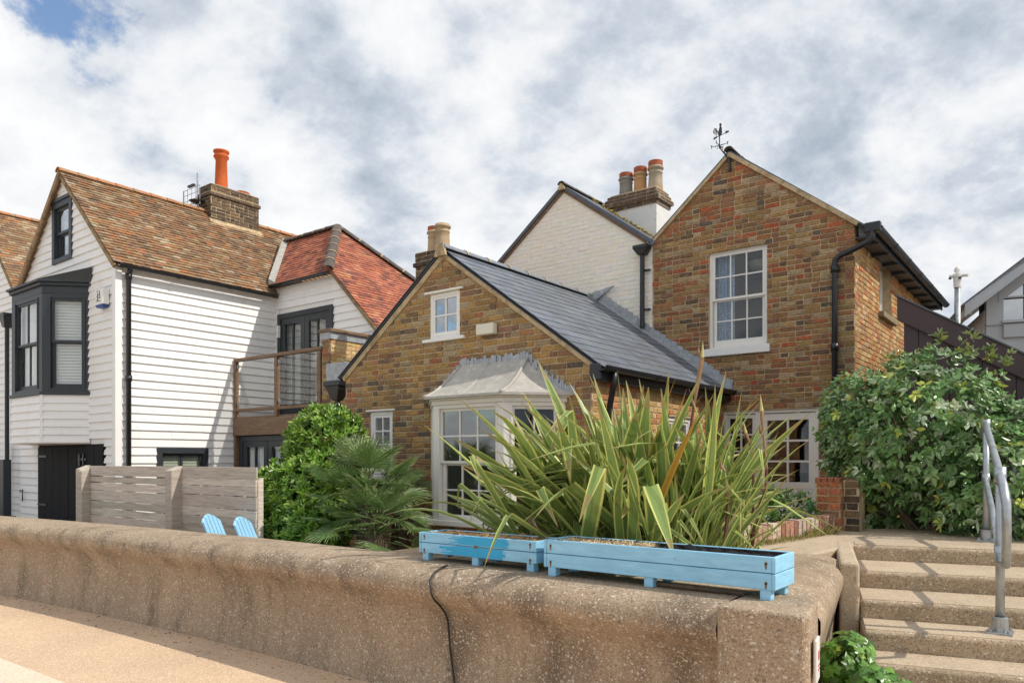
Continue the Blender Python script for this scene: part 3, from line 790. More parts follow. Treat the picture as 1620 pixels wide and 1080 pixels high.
# hopper, lead box and downpipe on the far corner
MB().hexa([(-9.30, 7.40, 2.82), (-8.93, 7.40, 2.82), (-8.93, 7.7, 2.82), (-9.30, 7.7, 2.82)], [(-9.32, 7.40, 3.09), (-8.86, 7.40, 3.09), (-8.86, 7.7, 3.09), (-9.32, 7.7, 3.09)]).build('lead_box_gutter', m_lead, cot, bevel=.01)
hp = MB(); hp.hexa([(-9.20, 7.42, 2.52), (-9.07, 7.42, 2.52), (-9.07, 7.54, 2.52), (-9.20, 7.54, 2.52)], [(-9.31, 7.37, 2.74), (-8.97, 7.37, 2.74), (-8.97, 7.62, 2.74), (-9.31, 7.62, 2.74)])
hp.box(-9.33, -8.95, 7.36, 7.63, 2.74, 2.82); hp.build('rainwater_hopper', m_black, cot, bevel=.01)
dp = MB(); dp.tube([(-9.135, 7.48, 2.54), (-9.135, 7.48, .35)], .045, 12)
for zz in (2.44, 1.5): dp.tube([(-9.135, 7.48, zz - .04), (-9.135, 7.48, zz + .04)], .062, 12)
dp.build('downpipe', m_black, cot)
# ---- the bay
P_ = .52; BL, BR_ = -6.96, -4.81; FB = 7.3 - P_
bay = MB()
plan = [(BL, 7.3), (BL + P_, FB), (BR_ - P_, FB), (BR_, 7.3)]
def ring(o_, z0, z1, mb, ins=.0):
    # canted frame band, o_ = how far it stands out
    k = o_ * math.tan(rad(22.5))
    out_ = [(BL - o_ * 1.414, 7.3), (BL + P_ - k - 0, FB - o_), (BR_ - P_ + k, FB - o_), (BR_ + o_ * 1.414, 7.3)]
    mb.slab(out_, z0, z1)
wl_ = math.hypot(P_, P_); fw = (BR_ - P_) - (BL + P_)
ring(.02, 2.28, 2.335, bay); ring(.045, 2.335, 2.375, bay)
bayo = bay.build('bay_window', m_white, cot, bevel=.008)
b2 = MB(); ring(.075, .80, .87, b2); b2.build('bay_sill', m_white, bayo, bevel=.012)
b2 = MB(); ring(-.02, .35, .80, b2); b2.build('bay_plinth', m_mortar, bayo)
bricks(None, bayo, (0, FB + .02, 0, 0), rect(BL + P_, BR_ - P_, .36, .795), [], PAL_YELLOW, 0, m_brick_o, m_brick_a, 'stock', seed=41)
for tag_, xf_, wd in (('f', (BL + P_, FB, 0, 0), fw), ('r', (BR_ - P_, FB, 0, rad(45)), wl_), ('l', (BL, 7.3, 0, rad(-45)), wl_)):
    fr = MB(*xf_); jw = .10
    fr.box(0, jw, .0, .09, .87, 2.28); fr.box(wd - jw, wd, .0, .09, .87, 2.28); fr.box(jw, wd - jw, .002, .09, 2.235, 2.28); fr.box(jw, wd - jw, .002, .09, .87, .92)
    fr.box(jw - .012, jw + .008, -.012, .0, .93, 2.25); fr.box(wd - jw - .008, wd - jw + .012, -.012, .0, .93, 2.25); fr.box(jw - .012, wd - jw + .012, -.013, .0, 2.235, 2.255)
    fr.build('bay_frame', m_white, bayo, bevel=.004, segs=1)
    nc = 3 if tag_ == 'f' else 2
    glaze(bayo, xf_, jw, wd - jw, 1.565, 2.235, .025, nc, 2, m_white, m_glass_bay if tag_ == 'f' else m_glass, stile=.035, bar=.02, bottom=.03, th=.03)
    glaze(bayo, xf_, jw + .012, wd - jw - .012, .86, 1.59, .058, nc, 2, m_white, m_glass, stile=.05, bar=.02, bottom=.075, th=.03)
cp = MB()
for (x, y) in plan[1:3]: cp.tube([(x + (.03 if x < -6 else -.03), y + .045, .87), (x + (.03 if x < -6 else -.03), y + .045, 2.28)], .05, 8)
cp.build('corner_post', m_white, bayo)
room(bayo, F7, -6.86, -4.92, .5, 2.38, .2, 2.6, mat('bay_room', (.26, .25, .24), .9, var=.2, vscale=1.5))
MB().slab([(BL + .02, 7.3), (BL + P_, FB + .03), (BR_ - P_, FB + .03), (BR_ - .02, 7.3)], 2.25, 2.27).build('bay_ceiling', m_white2, bayo)
MB().box(-6.4, -5.4, 7.9, 8.4, .5, 1.25).build('window_table', m_timber_b, bayo)
# swept lead roof
lr = MB(); N_ = 9; sec = []
k = .12 * math.tan(rad(22.5)); OV = .12
e_out = [Vector((BL - OV * 1.2, 7.3, 2.385)), Vector((BL + P_ - k, FB - OV, 2.385)), Vector((BR_ - P_ + k, FB - OV, 2.385)), Vector((BR_ + OV * 1.2, 7.3, 2.385))]
e_top = [Vector((-6.42, 7.3, 2.83)), Vector((-6.42, 7.27, 2.83)), Vector((-5.35, 7.27, 2.83)), Vector((-5.35, 7.3, 2.83))]
for i in range(N_ + 1):
    t = i / N_; zt = t ** 1.5
    rowp = []
    for o_, tp in zip(e_out, e_top):
        q = o_.lerp(tp, t); q.z = o_.z + (tp.z - o_.z) * zt; rowp.append(q)
    sec.append(rowp)
vs_ = [p for r_ in sec for p in r_]; fs_ = []
for i in range(N_):
    for j in range(3): fs_.append((i * 4 + j, i * 4 + j + 1, (i + 1) * 4 + j + 1, (i + 1) * 4 + j))
lr.add(vs_, fs_)
under = [p - Vector((0, 0, .03)) for p in sec[0]]
lr.add(list(sec[0]) + under, [(4, 5, 1, 0), (5, 6, 2, 1), (6, 7, 3, 2)]); lr.add(under + [Vector((-6, 7.3, 2.36))], [(0, 3, 2, 1)])
lro = lr.build('bay_roof', m_lead_old, bayo)
for j in (1, 2): MB().tube([r_[j] + Vector((0, 0, .004)) for r_ in sec], .02, 8).build('lead_roll', m_lead_old, bayo, smooth=True)
MB().tube([(sec[i][1] * .55 + sec[i][2] * .45) + Vector((0, 0, -.008)) for i in range(N_ + 1)], .016, 8).build('lead_roll', m_lead_old, bayo, smooth=True)
rs = random.Random(5)
def dress(xa, za, xb, zb, n, hh=.075):
    for i in range(n):
        f0, f1 = i / n, (i + 1) / n
        x0, x1, z0 = xa + (xb - xa) * f0, xa + (xb - xa) * f1, za + (zb - za) * (f0 + f1) / 2
        for q in range(3):
            w0 = x0 + (x1 - x0) * q / 3; w1 = x0 + (x1 - x0) * (q + 1) / 3 - .002
            h_ = hh + rs.uniform(-.02, .025); lean = rs.uniform(-.006, .006)
            MB().prism([(w0, z0 - .03), (w1, z0 - .03), (w1 + lean, z0 + h_), (w0 + lean, z0 + h_ - rs.uniform(0, .012))], 7.272 + rs.uniform(-.008, .004), 7.292).build('lead_dressing', m_lead, bayo)
dress(-6.44, 2.83, -5.33, 2.83, 9)
crv = [(sec[i][3].x, sec[i][3].z) for i in range(N_, -1, -1)]
for i in range(N_): dress(crv[i][0], crv[i][1], crv[i + 1][0], crv[i + 1][1], 1, .075)
crv = [(sec[i][0].x, sec[i][0].z) for i in range(N_, -1, -1)]
for i in range(N_ - 2): dress(crv[i][0], crv[i][1], crv[i + 1][0], crv[i + 1][1], 1, .055)
# alarm box
ab = MB().box(-6.10, -5.82, 7.195, 7.284, 3.18, 3.315).build('alarm_box', m_cream, None, origin=(-5.96, 7.284, 3.25), bevel=.012)
tag(ab, 'cream rectangular box fixed to the brown brick gable beside the small window', 'box')

# ================================================================== TALL BRICK HOUSE
bh = thing('brick_house', 'tall red brown brick house with black drainpipe and sash window', 'house', (-4.1, 11.2, .35))
F11 = (0, 11.2, 0, 0)
bpoly = [(-5.66, .2), (-2.55, .2), (-2.55, 4.93), (-4.34, 6.33), (-5.66, 5.22)]
rw = (-4.69, -3.77, 3.345, 4.87); fd = (-4.47, -3.03, .35, 2.36)
bw_ = wall_sheet('gable_wall', m_mortar, bh, F11, bpoly, [rw, fd], .25)
bricks(bh, bw_, F11, bpoly, [rw, fd], PAL_RED, 290, m_brick_o, m_brick_a, 'stock', zvis=lambda p: p.z > 2.45 and p.x > -4.9, seed=13)
bs_poly = [(11.2, .2), (17.5, .2), (17.5, 4.80), (11.2, 4.80)]
rsw = (12.78, 13.72, 3.93, 4.78)
XS = (-2.552, 0, 0, rad(90))
ss_ = wall_sheet('side_wall', m_mortar, bh, XS, [(11.21, .2), (17.5, .2), (17.5, 4.80), (11.21, 4.80)], [rsw], .25)
bricks(bh, ss_, XS, bs_poly, [rsw], PAL_SUNLIT_ORANGE, 120, m_brick_o, m_brick_a, 'stock', zvis=lambda p: p.z > 2.9 and p.y < 14.5, seed=15)
MB(*XS).box(12.70, 13.80, -.09, .12, 3.84, 3.93).build('stone_sill', mat('stone_sill', (.25, .20, .12), .9, var=.2, vscale=10, bump=.5, bscale=40), ss_, bevel=.012)
w = frame('side_window', bh, XS, *rsw, .13, m_white, w=.06); glaze(w, XS, 12.84, 13.66, 3.98, 4.72, .15, 2, 3, m_white, m_glass)
room(w, XS, 12.6, 13.9, 3.8, 4.9, .26, 1.3, m_room)
MB().box(-5.66, -5.45, 11.46, 17.5, .2, 5.0).build('party_wall', m_mortar, bh)
# sash window with curtains
w = frame('sash_window', bh, F11, *rw, .035, m_white, w=.045, th=.13, sill=None)
MB(*F11).box(-4.76, -3.72, -.06, .10, 3.225, 3.343).build('sill', m_white2, w, bevel=.008)
glaze(w, F11, -4.645, -3.815, 4.10, 4.825, .05, 3, 2, m_white, m_glass, stile=.04, bar=.02, bottom=.035)
glaze(w, F11, -4.635, -3.825, 3.38, 4.125, .09, 3, 2, m_white, m_glass, stile=.045, bar=.02, bottom=.10)
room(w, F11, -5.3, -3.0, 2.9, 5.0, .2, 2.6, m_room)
def curtain(win, xf, x0, x1, z0, z1, y, folds, m):
    mb = MB(*xf); n = folds * 6; vs_ = []
    for i in range(n + 1):
        t = i / n; x = x0 + (x1 - x0) * t; d = .03 * math.sin(t * folds * 2 * math.pi) + .012 * math.sin(t * folds * 4.3)
        vs_ += [(x, y + d, z0), (x, y + d, z1), (x, y + d + .006, z0), (x, y + d + .006, z1)]
    fs_ = []
    for i in range(n):
        q = i * 4; fs_ += [(q, q + 4, q + 5, q + 1), (q + 6, q + 2, q + 3, q + 7)]
    mb.add(vs_, fs_); return mb.build('curtain', m, win, smooth=True)
curtain(w, F11, -4.66, -4.36, 3.3, 4.86, .24, 5, m_curt); curtain(w, F11, -3.86, -3.72, 3.3, 4.86, .24, 3, m_curt)
MB(*F11).lathe(-4.2, .9, [(.02, 4.86), (.17, 4.84), (.15, 4.74), (.02, 4.72)], 14).build('lamp_shade', m_white2, w)
# french doors
w = frame('french_doors', bh, F11, *fd, .03, m_white, w=.05, th=.10)
MB(*F11).box(-3.955, -3.885, .028, .13, .4, 2.31).build('mullion', m_white, w)
glaze(w, F11, -4.42, -3.955, 1.18, 2.30, .05, 2, 4, m_white, m_glass, stile=.055, bar=.025)
glaze(w, F11, -3.885, -3.08, 1.18, 2.30, .05, 2, 3, m_white, m_glass, stile=.10, bar=.03)
pn = MB(*F11); pn.box(-4.42, -3.955, .055, .09, .40, 1.18); pn.box(-3.885, -3.08, .055, .09, .40, 1.18); pn.box(-3.885, -3.08, .045, .06, .95, 1.0); pn.build('door_panel', m_white, w, bevel=.004, segs=1)
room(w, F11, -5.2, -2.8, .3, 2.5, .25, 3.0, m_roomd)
# roof
RX, RZ2 = -4.34, 6.385
roof_slab('roof', m_slate_p, bh, [(RX, 11.16, RZ2), (-2.32, 11.16, 4.80), (-2.32, 17.6, 4.80), (RX, 17.6, RZ2)], .024)
roof_slab('valley_roof', m_slate_p, bh, [(RX, 11.16, RZ2), (RX, 17.6, RZ2), (-5.68, 17.6, 5.235), (-5.68, 11.16, 5.235)], .024)
verge(bh, (RX, RZ2 - .028), (-2.48, 4.92), 11.156, .06, m_verge); verge(bh, (RX, RZ2 - .028), (-5.66, 5.225), 11.158, .045, m_verge)
half_round(bh, (RX, 11.12, RZ2 - .01), (RX, 15.2, RZ2 - .01), 9, .07, m_ridged)
MB().box(-2.552 + .015, -2.33, 11.22, 17.55, 4.70, 4.725).build('soffit', m_char, bh)
rf = MB()
for i in range(9): rf.box(-2.53, -2.30, 11.5 + i * .7, 11.56 + i * .7, 4.655, 4.699)
rf.build('rafter_feet', m_char, bh)
MB().box(-2.33, -2.305, 11.17, 17.55, 4.68, 4.80).build('fascia', m_char, bh)
gutter(bh, (-2.245, 11.10, 4.80), (-2.245, 17.55, 4.80), .065, m_black)
pp = MB(); pp.tube([(-2.29, 11.10, 4.76), (-2.30, 11.08, 4.66), (-2.34, 11.07, 4.60), (-2.50, 11.09, 4.54), (-2.72, 11.10, 4.47), (-2.785, 11.11, 4.42), (-2.79, 11.12, 4.33), (-2.79, 11.12, .4)], .04, 14)
for zz in (4.30, 3.2, 2.1): pp.tube([(-2.79, 11.12, zz - .05), (-2.79, 11.12, zz + .05)], .052, 14)
pp.box(-2.85, -2.73, 11.13, 11.19, 4.27, 4.31)
pp.build('downpipe', m_black, bh, smooth=True)
MB().box(-2.40, -2.19, 11.06, 11.17, 4.72, 4.86).build('gutter_end', m_black, bh, bevel=.02)

# weather vane
wv = thing('weather_vane', 'black iron weather vane with cockerel on the brick gable peak', 'weather vane', (-4.34, 11.15, 6.1))
wvr = MB(); wvr.tube([(-4.34, 11.17, 6.06), (-4.34, 11.17, 6.26)], .022, 8); wvr.tube([(-4.34, 11.16, 6.24), (-4.44, 11.08, 6.40), (-4.455, 11.06, 6.44)], .014, 8); wvr.tube([(-4.455, 11.06, 6.40), (-4.455, 11.06, 6.61)], .009, 8)
wvr.build('mast', m_iron, wv)
ar = MB()
for dx_, dy_ in ((1, 0), (-1, 0), (0, 1), (0, -1)):
    c = Vector((-4.455, 11.06, 6.47)); d = Vector((dx_, dy_, 0))
    ar.tube([c, c + d * .17], .006, 6); ar.tube([c + d * .17 + Vector((0, 0, -.03)), c + d * .17 + Vector((0, 0, .03))], .007, 6); ar.tube([c + d * .15 + Vector((0, 0, .03)), c + d * .19 + Vector((0, 0, .03))], .006, 6)
    ar.tube([c + d * (.06 + .03 * math.cos(t)) + Vector((0, 0, -.035 + .03 * math.sin(t))) for t in [i * .7 for i in range(8)]], .004, 5)
ar.build('compass_arms', m_iron, wv)
aw_ = MB(); aw_.tube([(-4.53, 11.02, 6.62), (-4.33, 11.12, 6.72)], .007, 6); aw_.hexa([(-4.35, 11.10, 6.69), (-4.34, 11.11, 6.69), (-4.34, 11.12, 6.75), (-4.35, 11.11, 6.75)], [(-4.29, 11.14, 6.725), (-4.288, 11.142, 6.725), (-4.288, 11.142, 6.75), (-4.29, 11.14, 6.75)])
aw_.hexa([(-4.56, 11.0, 6.58), (-4.55, 11.0, 6.58), (-4.55, 11.01, 6.63), (-4.56, 11.01, 6.63)], [(-4.50, 11.03, 6.62), (-4.495, 11.03, 6.62), (-4.495, 11.04, 6.66), (-4.50, 11.04, 6.66)]); aw_.build('arrow', m_iron, wv)
ck_ = MB(-4.455, 11.06, 6.66, rad(25))
ck_.prism([(-.02, 0), (.03, .0), (.05, .06), (.045, .15), (.03, .20), (.045, .22), (.02, .26), (-.005, .24), (0, .18), (-.02, .10), (-.04, .06)], -.006, .006)
for i, (rr, h_) in enumerate(((.10, .17), (.085, .15), (.065, .12))):
    pts = [(-.03 - .02 * i + .0, .05)] ; ck_.tube([(-.02, 0, .05), (-.06, 0, .14 - .02 * i), (-.09 + .015 * i, 0, h_ - .01), (-.115 + .025 * i, 0, h_ - .06), (-.115 + .025 * i, 0, h_ - .11)], .010, 6)
ck_.build('cockerel', m_iron, wv)

VS = Matrix.Translation((-4.455, 11.06, 6.40)) @ Matrix.Scale(.76, 4) @ Matrix.Translation((4.455, -11.06, -6.40))
for o in list(wv.children):
    if not o.name.startswith('mast'):
        mw = Matrix.Translation(ORG[o.name]); o.data.transform(mw.inverted() @ VS @ mw)
# ================================================================== WHITE PAINTED BRICK HOUSE
wh = thing('white_brick_house', 'white painted brick gable house with slate roof and three chimney pots', 'house', (-7.4, 11.2, .35))
FW = (0, 11.206, 0, 0)
wpoly = [(-9.2, .2), (-5.665, .2), (-5.665, 5.19), (-7.42, 6.47), (-9.2, 5.12)]
ww_ = wall_sheet('gable_wall', m_wmortar, wh, FW, wpoly, [], .25)
bricks(wh, ww_, FW, wpoly, [], PAL_WHITE, 280, m_wbrick_o, m_wbrick_a, 'white', proud=.0045, zvis=lambda p: p.z > 4.45 - (p.x + 6.75) * .73 and p.x < -5.9 if p.x > -6.75 else p.z > 4.5, seed=17)
roof_slab('roof', m_slate_p, wh, [(-7.42, 11.14, 6.545), (-5.60, 11.14, 5.205), (-5.60, 17, 5.205), (-7.42, 17, 6.545)], .06)
roof_slab('rear_roof', m_slate_p, wh, [(-7.42, 11.14, 6.545), (-7.42, 17, 6.545), (-9.35, 17, 5.06), (-9.35, 11.14, 5.06)], .06)
verge(wh, (-7.42, 6.475), (-5.66, 5.18), 11.17, .05, m_timber_b, name='barge_board'); verge(wh, (-7.42, 6.475), (-9.32, 5.03), 11.17, .05, m_timber_b, name='barge_board')
half_round(wh, (-7.42, 11.10, 6.535), (-7.42, 15, 6.535), 9, .07, m_ridged)
MB().prism([(-7.50, 6.44), (-7.34, 6.44), (-7.40, 6.55), (-7.44, 6.55)], 11.10, 11.165).build('ridge_end', m_verge, wh)
gutter(wh, (-5.665, 11.13, 5.215), (-5.665, 16.9, 5.215), .06, m_lead, name='valley_gutter')
hp = MB(); hp.hexa([(-5.87, 11.06, 5.00), (-5.75, 11.06, 5.00), (-5.75, 11.19, 5.00), (-5.87, 11.19, 5.00)], [(-5.94, 11.03, 5.10), (-5.68, 11.03, 5.10), (-5.68, 11.195, 5.10), (-5.94, 11.195, 5.10)]); hp.box(-5.945, -5.675, 11.025, 11.195, 5.10, 5.16)
hp.build('rainwater_hopper', m_black, wh, bevel=.008)
dp = MB(); dp.tube([(-5.81, 11.12, 5.02), (-5.81, 11.12, 3.80)], .04, 12)
for zz in (4.75, 4.1): dp.box(-5.80, -5.69, 11.14, 11.19, zz - .012, zz + .012)
dp.build('downpipe', m_black, wh)
KX0, KX1, KY0, KY1 = -7.12, -6.10, 12.22, 12.74
ck2 = MB().box(KX0, KX1, KY0, KY1, 4.6, 6.24).build('chimney', mat('white_render', (.80, .79, .76), .8, var=.05, vscale=6, third=((.42, .27, .05), 11, .62, .7, .8), bump=.3, bscale=30), wh)
rs = random.Random(77)
zz = 6.24
m_soot = mat('sooty_brick', (.13, .085, .06), .95, var=.45, vscale=14, second=(.32, .28, .2), sscale=9, slo=.56, shi=.7, bump=.8, bscale=50)
for i, (ex, hh) in enumerate(((.03, .075), (.07, .075), (.035, .075), (.0, .07))):
    L_ = KX1 - KX0 + 2 * ex; n = 5
    for q in range(n):
        MB().box(KX0 - ex + L_ * q / n, KX0 - ex + L_ * (q + 1) / n - .008, KY0 - ex, KY1 + ex, zz, zz + hh - .008).build('capping_brick', m_soot, ck2, bevel=.008, segs=1)
    MB().box(KX0 - ex + .01, KX1 + ex - .01, KY0 - ex + .012, KY1 + ex - .012, zz - .004, zz + hh - .002).build('capping_joint', m_verge, ck2)
    zz += hh
MB().box(KX0 + .03, KX1 - .03, KY0 + .05, KY1 - .05, zz - .01, zz + .04).build('flaunching', m_verge, ck2, bevel=.03)
pot(ck2, -6.86, 12.48, zz, .40, .12, m_pot_grey, m_terra_r, .07); pot(ck2, -6.56, 12.48, zz, .42, .115, m_pot_or, m_terra_r, .09); pot(ck2, -6.25, 12.48, zz, .47, .125, m_pot_mix, m_terra_r, .08)
ms = MB(); rs = random.Random(3)
for i in range(160):
    t = rs.random(); x = -7.35 + 1.75 * t; z_ = 6.545 - .06 - (x + 7.42) * .736 + rs.uniform(.04, .10); y_ = 11.9 + rs.uniform(0, .3)
    r_ = rs.uniform(.012, .035); ms.lathe(x, y_, [(0, z_ - r_), (r_, z_), (0, z_ + r_ * .8)], 6, None)
stuff(ms.build('lichen_clumps', m_moss, wh))

# ================================================================== WHITE WEATHERBOARDED HOUSE
tb = thing('weatherboarded_house', 'white weatherboarded house with old brown tiled roof and charcoal bay window', 'house', (-15.6, 6.2, .35))
FB6 = (0, 6.17, 0, 0)
X0, X1 = -17.75, -13.5
tpoly = [(X0, .2), (X1, .2), (X1, 5.07), (-15.62, 7.08), (X0, 5.12)]
tgw = (-16.12, -15.24, 5.44, 6.62); tdoor = (-16.80, -13.92, .35, 1.88); tbay = (-16.2, -14.6, 2.9, 4.8)
tw_ = wall_sheet('gable_wall', m_boardw, tb, FB6, tpoly, [tgw, tbay], .15, face=.005)
boards(tb, tw_, FB6, tpoly, [tgw, (-16.60, -14.56, 2.86, 4.86), tdoor], .15, m_boardw, seed=51)
SX = (X1, 0, 0, rad(90))
lowwin = (6.87, 7.88, .95, 1.83)
lpoly = [(6.17, .2), (9.43, .2), (9.43, 5.05), (6.17, 5.05)]
tw2 = wall_sheet('side_wall', m_boardw, tb, SX, lpoly, [lowwin], .15, face=.005)
boards(tb, tw2, SX, [(6.25, .2), (9.43, .2), (9.43, 5.05), (6.25, 5.05)], [lowwin], .15, m_boardw, seed=52)
MB().box(X1 - .07, X1 + .05, 6.12, 6.24, .2, 5.05).build('corner_board', m_boardw, tb, bevel=.006, segs=1)
w = frame('ground_window', tb, SX, *lowwin, -.045, m_char, w=.10, th=.14); glaze(w, SX, 6.97, 7.78, 1.03, 1.73, .02, 2, 1, m_char, m_glass, stile=.045, bar=.04)
def blind(win, xf, x0, x1, z0, z1, y, m, pitch=.055):
    n = int((z1 - z0) / pitch); mb = MB(*xf)
    for i in range(n):
        z = z0 + i * pitch; mb.hexa([(x0, y - .012, z), (x1, y - .012, z), (x1, y + .006, z + .002), (x0, y + .006, z + .002)], [(x0, y - .008, z + pitch * .8), (x1, y - .008, z + pitch * .8), (x1, y + .010, z + pitch), (x0, y + .010, z + pitch)])
    return mb.build('blind', m, win)
m_blindg = mat('green_blind', (.50, .53, .42), .7); blind(w, SX, 6.95, 7.8, 1.0, 1.75, .10, m_blindg)
room(w, SX, 6.8, 8.0, .8, 1.9, .15, 1.0, m_roomd)
# upper gable window
w = frame('gable_window', tb, FB6, *tgw, -.05, m_char, w=.11, th=.14)
MB(*FB6).box(-16.18, -15.18, -.075, .0, 6.62, 6.68).build('head_board', m_char, w)
glaze(w, FB6, -16.01, -15.35, 6.0, 6.51, .0, 1, 1, m_char, m_glass_sky, stile=.05); glaze(w, FB6, -16.01, -15.35, 5.53, 6.03, .035, 1, 1, m_char, m_glass_sky, stile=.06)
curtain(w, FB6, -15.95, -15.75, 5.5, 6.5, .12, 3, m_blind); room(w, FB6, -16.12, -15.25, 5.40, 6.50, .16, .6, m_room)
# charcoal canted bay
PB = .59; QL, QR = -17.14, -14.53; QF = 6.17 - PB
bayp = [(QL, 6.17), (QL + PB, QF), (QR - PB, QF), (QR, 6.17)]
def ring2(o_, z0, z1, mb):
    k = o_ * math.tan(rad(22.5))
    mb.slab([(QL - o_ * 1.414, 6.165), (QL + PB - k, QF - o_), (QR - PB + k, QF - o_), (QR + o_ * 1.414, 6.165)], z0, z1)
bb = MB(); ring2(.0, 4.66, 4.80, bb); ring2(.045, 4.80, 4.86, bb); bo = bb.build('bay_window', m_char, tb, bevel=.006, segs=1)
b2 = MB(); ring2(.05, 2.80, 2.86, b2); b2.build('bay_sill', m_char, bo, bevel=.006, segs=1)
wl2 = math.hypot(PB, PB); fw2 = (QR - PB) - (QL + PB)
for nm, xf_, wd in (('f', (QL + PB, QF, 0, 0), fw2), ('r', (QR - PB, QF, 0, rad(45)), wl2), ('l', (QL, 6.17, 0, rad(-45)), wl2)):
    j0, j1 = (.20, .20) if nm == 'f' else (.15, .12)
    fr = MB(*xf_); fr.box(0, j0, 0, .09, 2.86, 4.66); fr.box(wd - j1, wd, 0, .09, 2.86, 4.66); fr.box(j0, wd - j1, .002, .09, 4.58, 4.66); fr.box(j0, wd - j1, .002, .09, 2.86, 2.93)
    fr.box(j0 - .03, j0, -.015, 0, 2.92, 4.60); fr.box(wd - j1, wd - j1 + .03, -.015, 0, 2.92, 4.60)
    fr.build('bay_frame', m_char, bo)
    nc = 2 if nm == 'f' else 1
    glaze(bo, xf_, j0, wd - j1, 3.76, 4.58, .02, nc, 1, m_char, m_glass, stile=.045, bar=.035); glaze(bo, xf_, j0, wd - j1, 2.93, 3.80, .055, nc, 1, m_char, m_glass, stile=.055, bar=.035, bottom=.08)
    if nm == 'f': blind(bo, xf_, wd * .5, wd - j1, 2.95, 4.58, .14, m_blind)
    else: blind(bo, xf_, j0, wd - j1, 2.95, 4.58, .13, m_blind)
MB(QL + PB, QF, 0, 0).box(.2, fw2 * .45, .16, .17, 2.95, 4.58).build('curtain', m_blind, bo)
room(bo, FB6, -16.3, -14.7, 2.85, 4.85, .1, 2.0, m_room)
# lead top of the bay
lt = MB(); k = .09 * math.tan(rad(22.5))
lo_ = [(QL - .12, 6.16, 4.862), (QL + PB - k, QF - .09, 4.862), (QR - PB + k, QF - .09, 4.862), (QR + .12, 6.16, 4.862)]
hi_ = [(QL - .12, 6.16, 4.90), (QL + PB - k, QF - .09, 4.90), (QR - PB + k, QF - .09, 4.90), (QR + .12, 6.16, 4.90)]
lt.add(lo_ + hi_ + [(-16.4, 6.12, 5.13), (-14.35, 6.12, 5.13)], [(3, 2, 1, 0), (0, 1, 5, 4), (1, 2, 6, 5), (2, 3, 7, 6), (4, 5, 8), (5, 6, 9, 8), (6, 7, 9), (4, 8, 9, 7)])
lt.build('bay_roof', m_char, bo)
# boarded apron below the bay
for nm, xf_, wd in (('f', (QL + PB, QF, 0, 0), fw2), ('r', (QR - PB, QF, 0, rad(45)), wl2), ('l', (QL, 6.17, 0, rad(-45)), wl2)):
    boards(tb, bo, xf_, rect(.0, wd, 1.93, 2.80), [], .145, m_boardw, seed=60 + len(nm))
    MB(*xf_).box(-.02, .03, -.035, .02, 1.93, 2.80).build('apron_corner', m_boardw, bo)
ap = MB(); ring2(-.005, 1.91, 2.80, ap); ap.build('bay_apron', m_boardw, bo)
# black plank doors
m_door = mat('black_door_paint', (.008, .0095, .012), .7, var=.2, vscale=6, stretch=(1, 1, .3), spec=.2)
dr = MB(*FB6).box(-16.84, -13.88, -.02, .05, .35, 1.90).build('store_doors', m_door, tb)
n = 8
for i in range(n):
    a_ = -16.80 + 2.88 * i / n
    MB(*FB6).box(a_ + .005, a_ + 2.88 / n - .005, -.05 + RN.uniform(-.004, .004), -.015, .36, 1.86).build('door_plank', m_door, dr, bevel=.004, segs=1)
hg = MB(*FB6); hg.box(-16.78, -16.35, -.062, -.048, 1.66, 1.70); hg.box(-16.78, -16.35, -.062, -.048, .7, .74); hg.box(-14.9, -14.55, -.07, -.045, 1.60, 1.64); hg.box(-14.85, -14.80, -.08, -.045, 1.5, 1.72); hg.box(-14.68, -14.64, -.08, -.045, 1.5, 1.72)
hg.build('door_ironwork', m_iron, dr)
# roof of pegged tiles
PAL_PEG = [((.29, .165, .085), 6), ((.31, .17, .085), 4), ((.25, .155, .09), 5), ((.34, .245, .15), 4), ((.40, .32, .22), 2), ((.19, .125, .08), 3), ((.37, .17, .075), 2)]
PAL_REDT = [((.41, .135, .08), 6), ((.46, .16, .09), 5), ((.36, .12, .075), 4), ((.27, .10, .07), 2.4), ((.19, .08, .065), 1.2), ((.49, .22, .12), 2)]
RXW, RZW = -15.62, 7.16
EXW, EZW = -13.36, 5.04
yA, yB = 6.05, 12.5
rf_ = roof_slab('roof', m_timber_b, tb, [(RXW, yA + .03, RZW - .03), (EXW - .02, yA + .03, EZW - .02), (EXW - .02, yB, EZW - .02), (RXW, yB, RZW - .03)], .04)
su = Vector((RXW - EXW, 0, RZW - EZW)); slen = su.length
tm = MB(); tiles(tm, (EXW, yA, EZW), (0, 1, 0), su, [(0, 0), (yB - yA, 0), (yB - yA, slen), (0, slen)], .100, .165, .017, PAL_PEG, 71); stuff(tm.build('peg_tiles', m_tile, rf_))
roof_slab('rear_roof', m_timber_b, tb, [(RXW, yA + .02, RZW), (RXW, yB, RZW), (-17.92, yB, 5.0), (-17.92, yA + .02, 5.0)], .06)
half_round(tb, (RXW, yA - .02, RZW - .015), (RXW, 12.4, RZW - .015), 18, .10, m_ridge)
m_lich = mat('lichened_timber', (.30, .21, .11), .9, var=.3, vscale=12, second=(.16, .11, .07), sscale=7, slo=.5, shi=.65, bump=.5, bscale=40)
verge(tb, (RXW, RZW - .02), (EXW + .02, EZW - .04), 6.055, .075, m_lich, name='verge_board', yb=.03); verge(tb, (RXW, RZW + .0), (-17.92, 4.98), 6.035, .10, m_lich, name='verge_board', yb=.04)
gutter(tb, (-13.30, 6.12, 5.02), (-13.30, 9.30, 5.02), .055, m_black)
dp = MB(); dp.tube([(-13.33, 6.33, 5.0), (-13.36, 6.33, 4.93), (-13.40, 6.33, 4.86), (-13.40, 6.33, .3)], .042, 12)
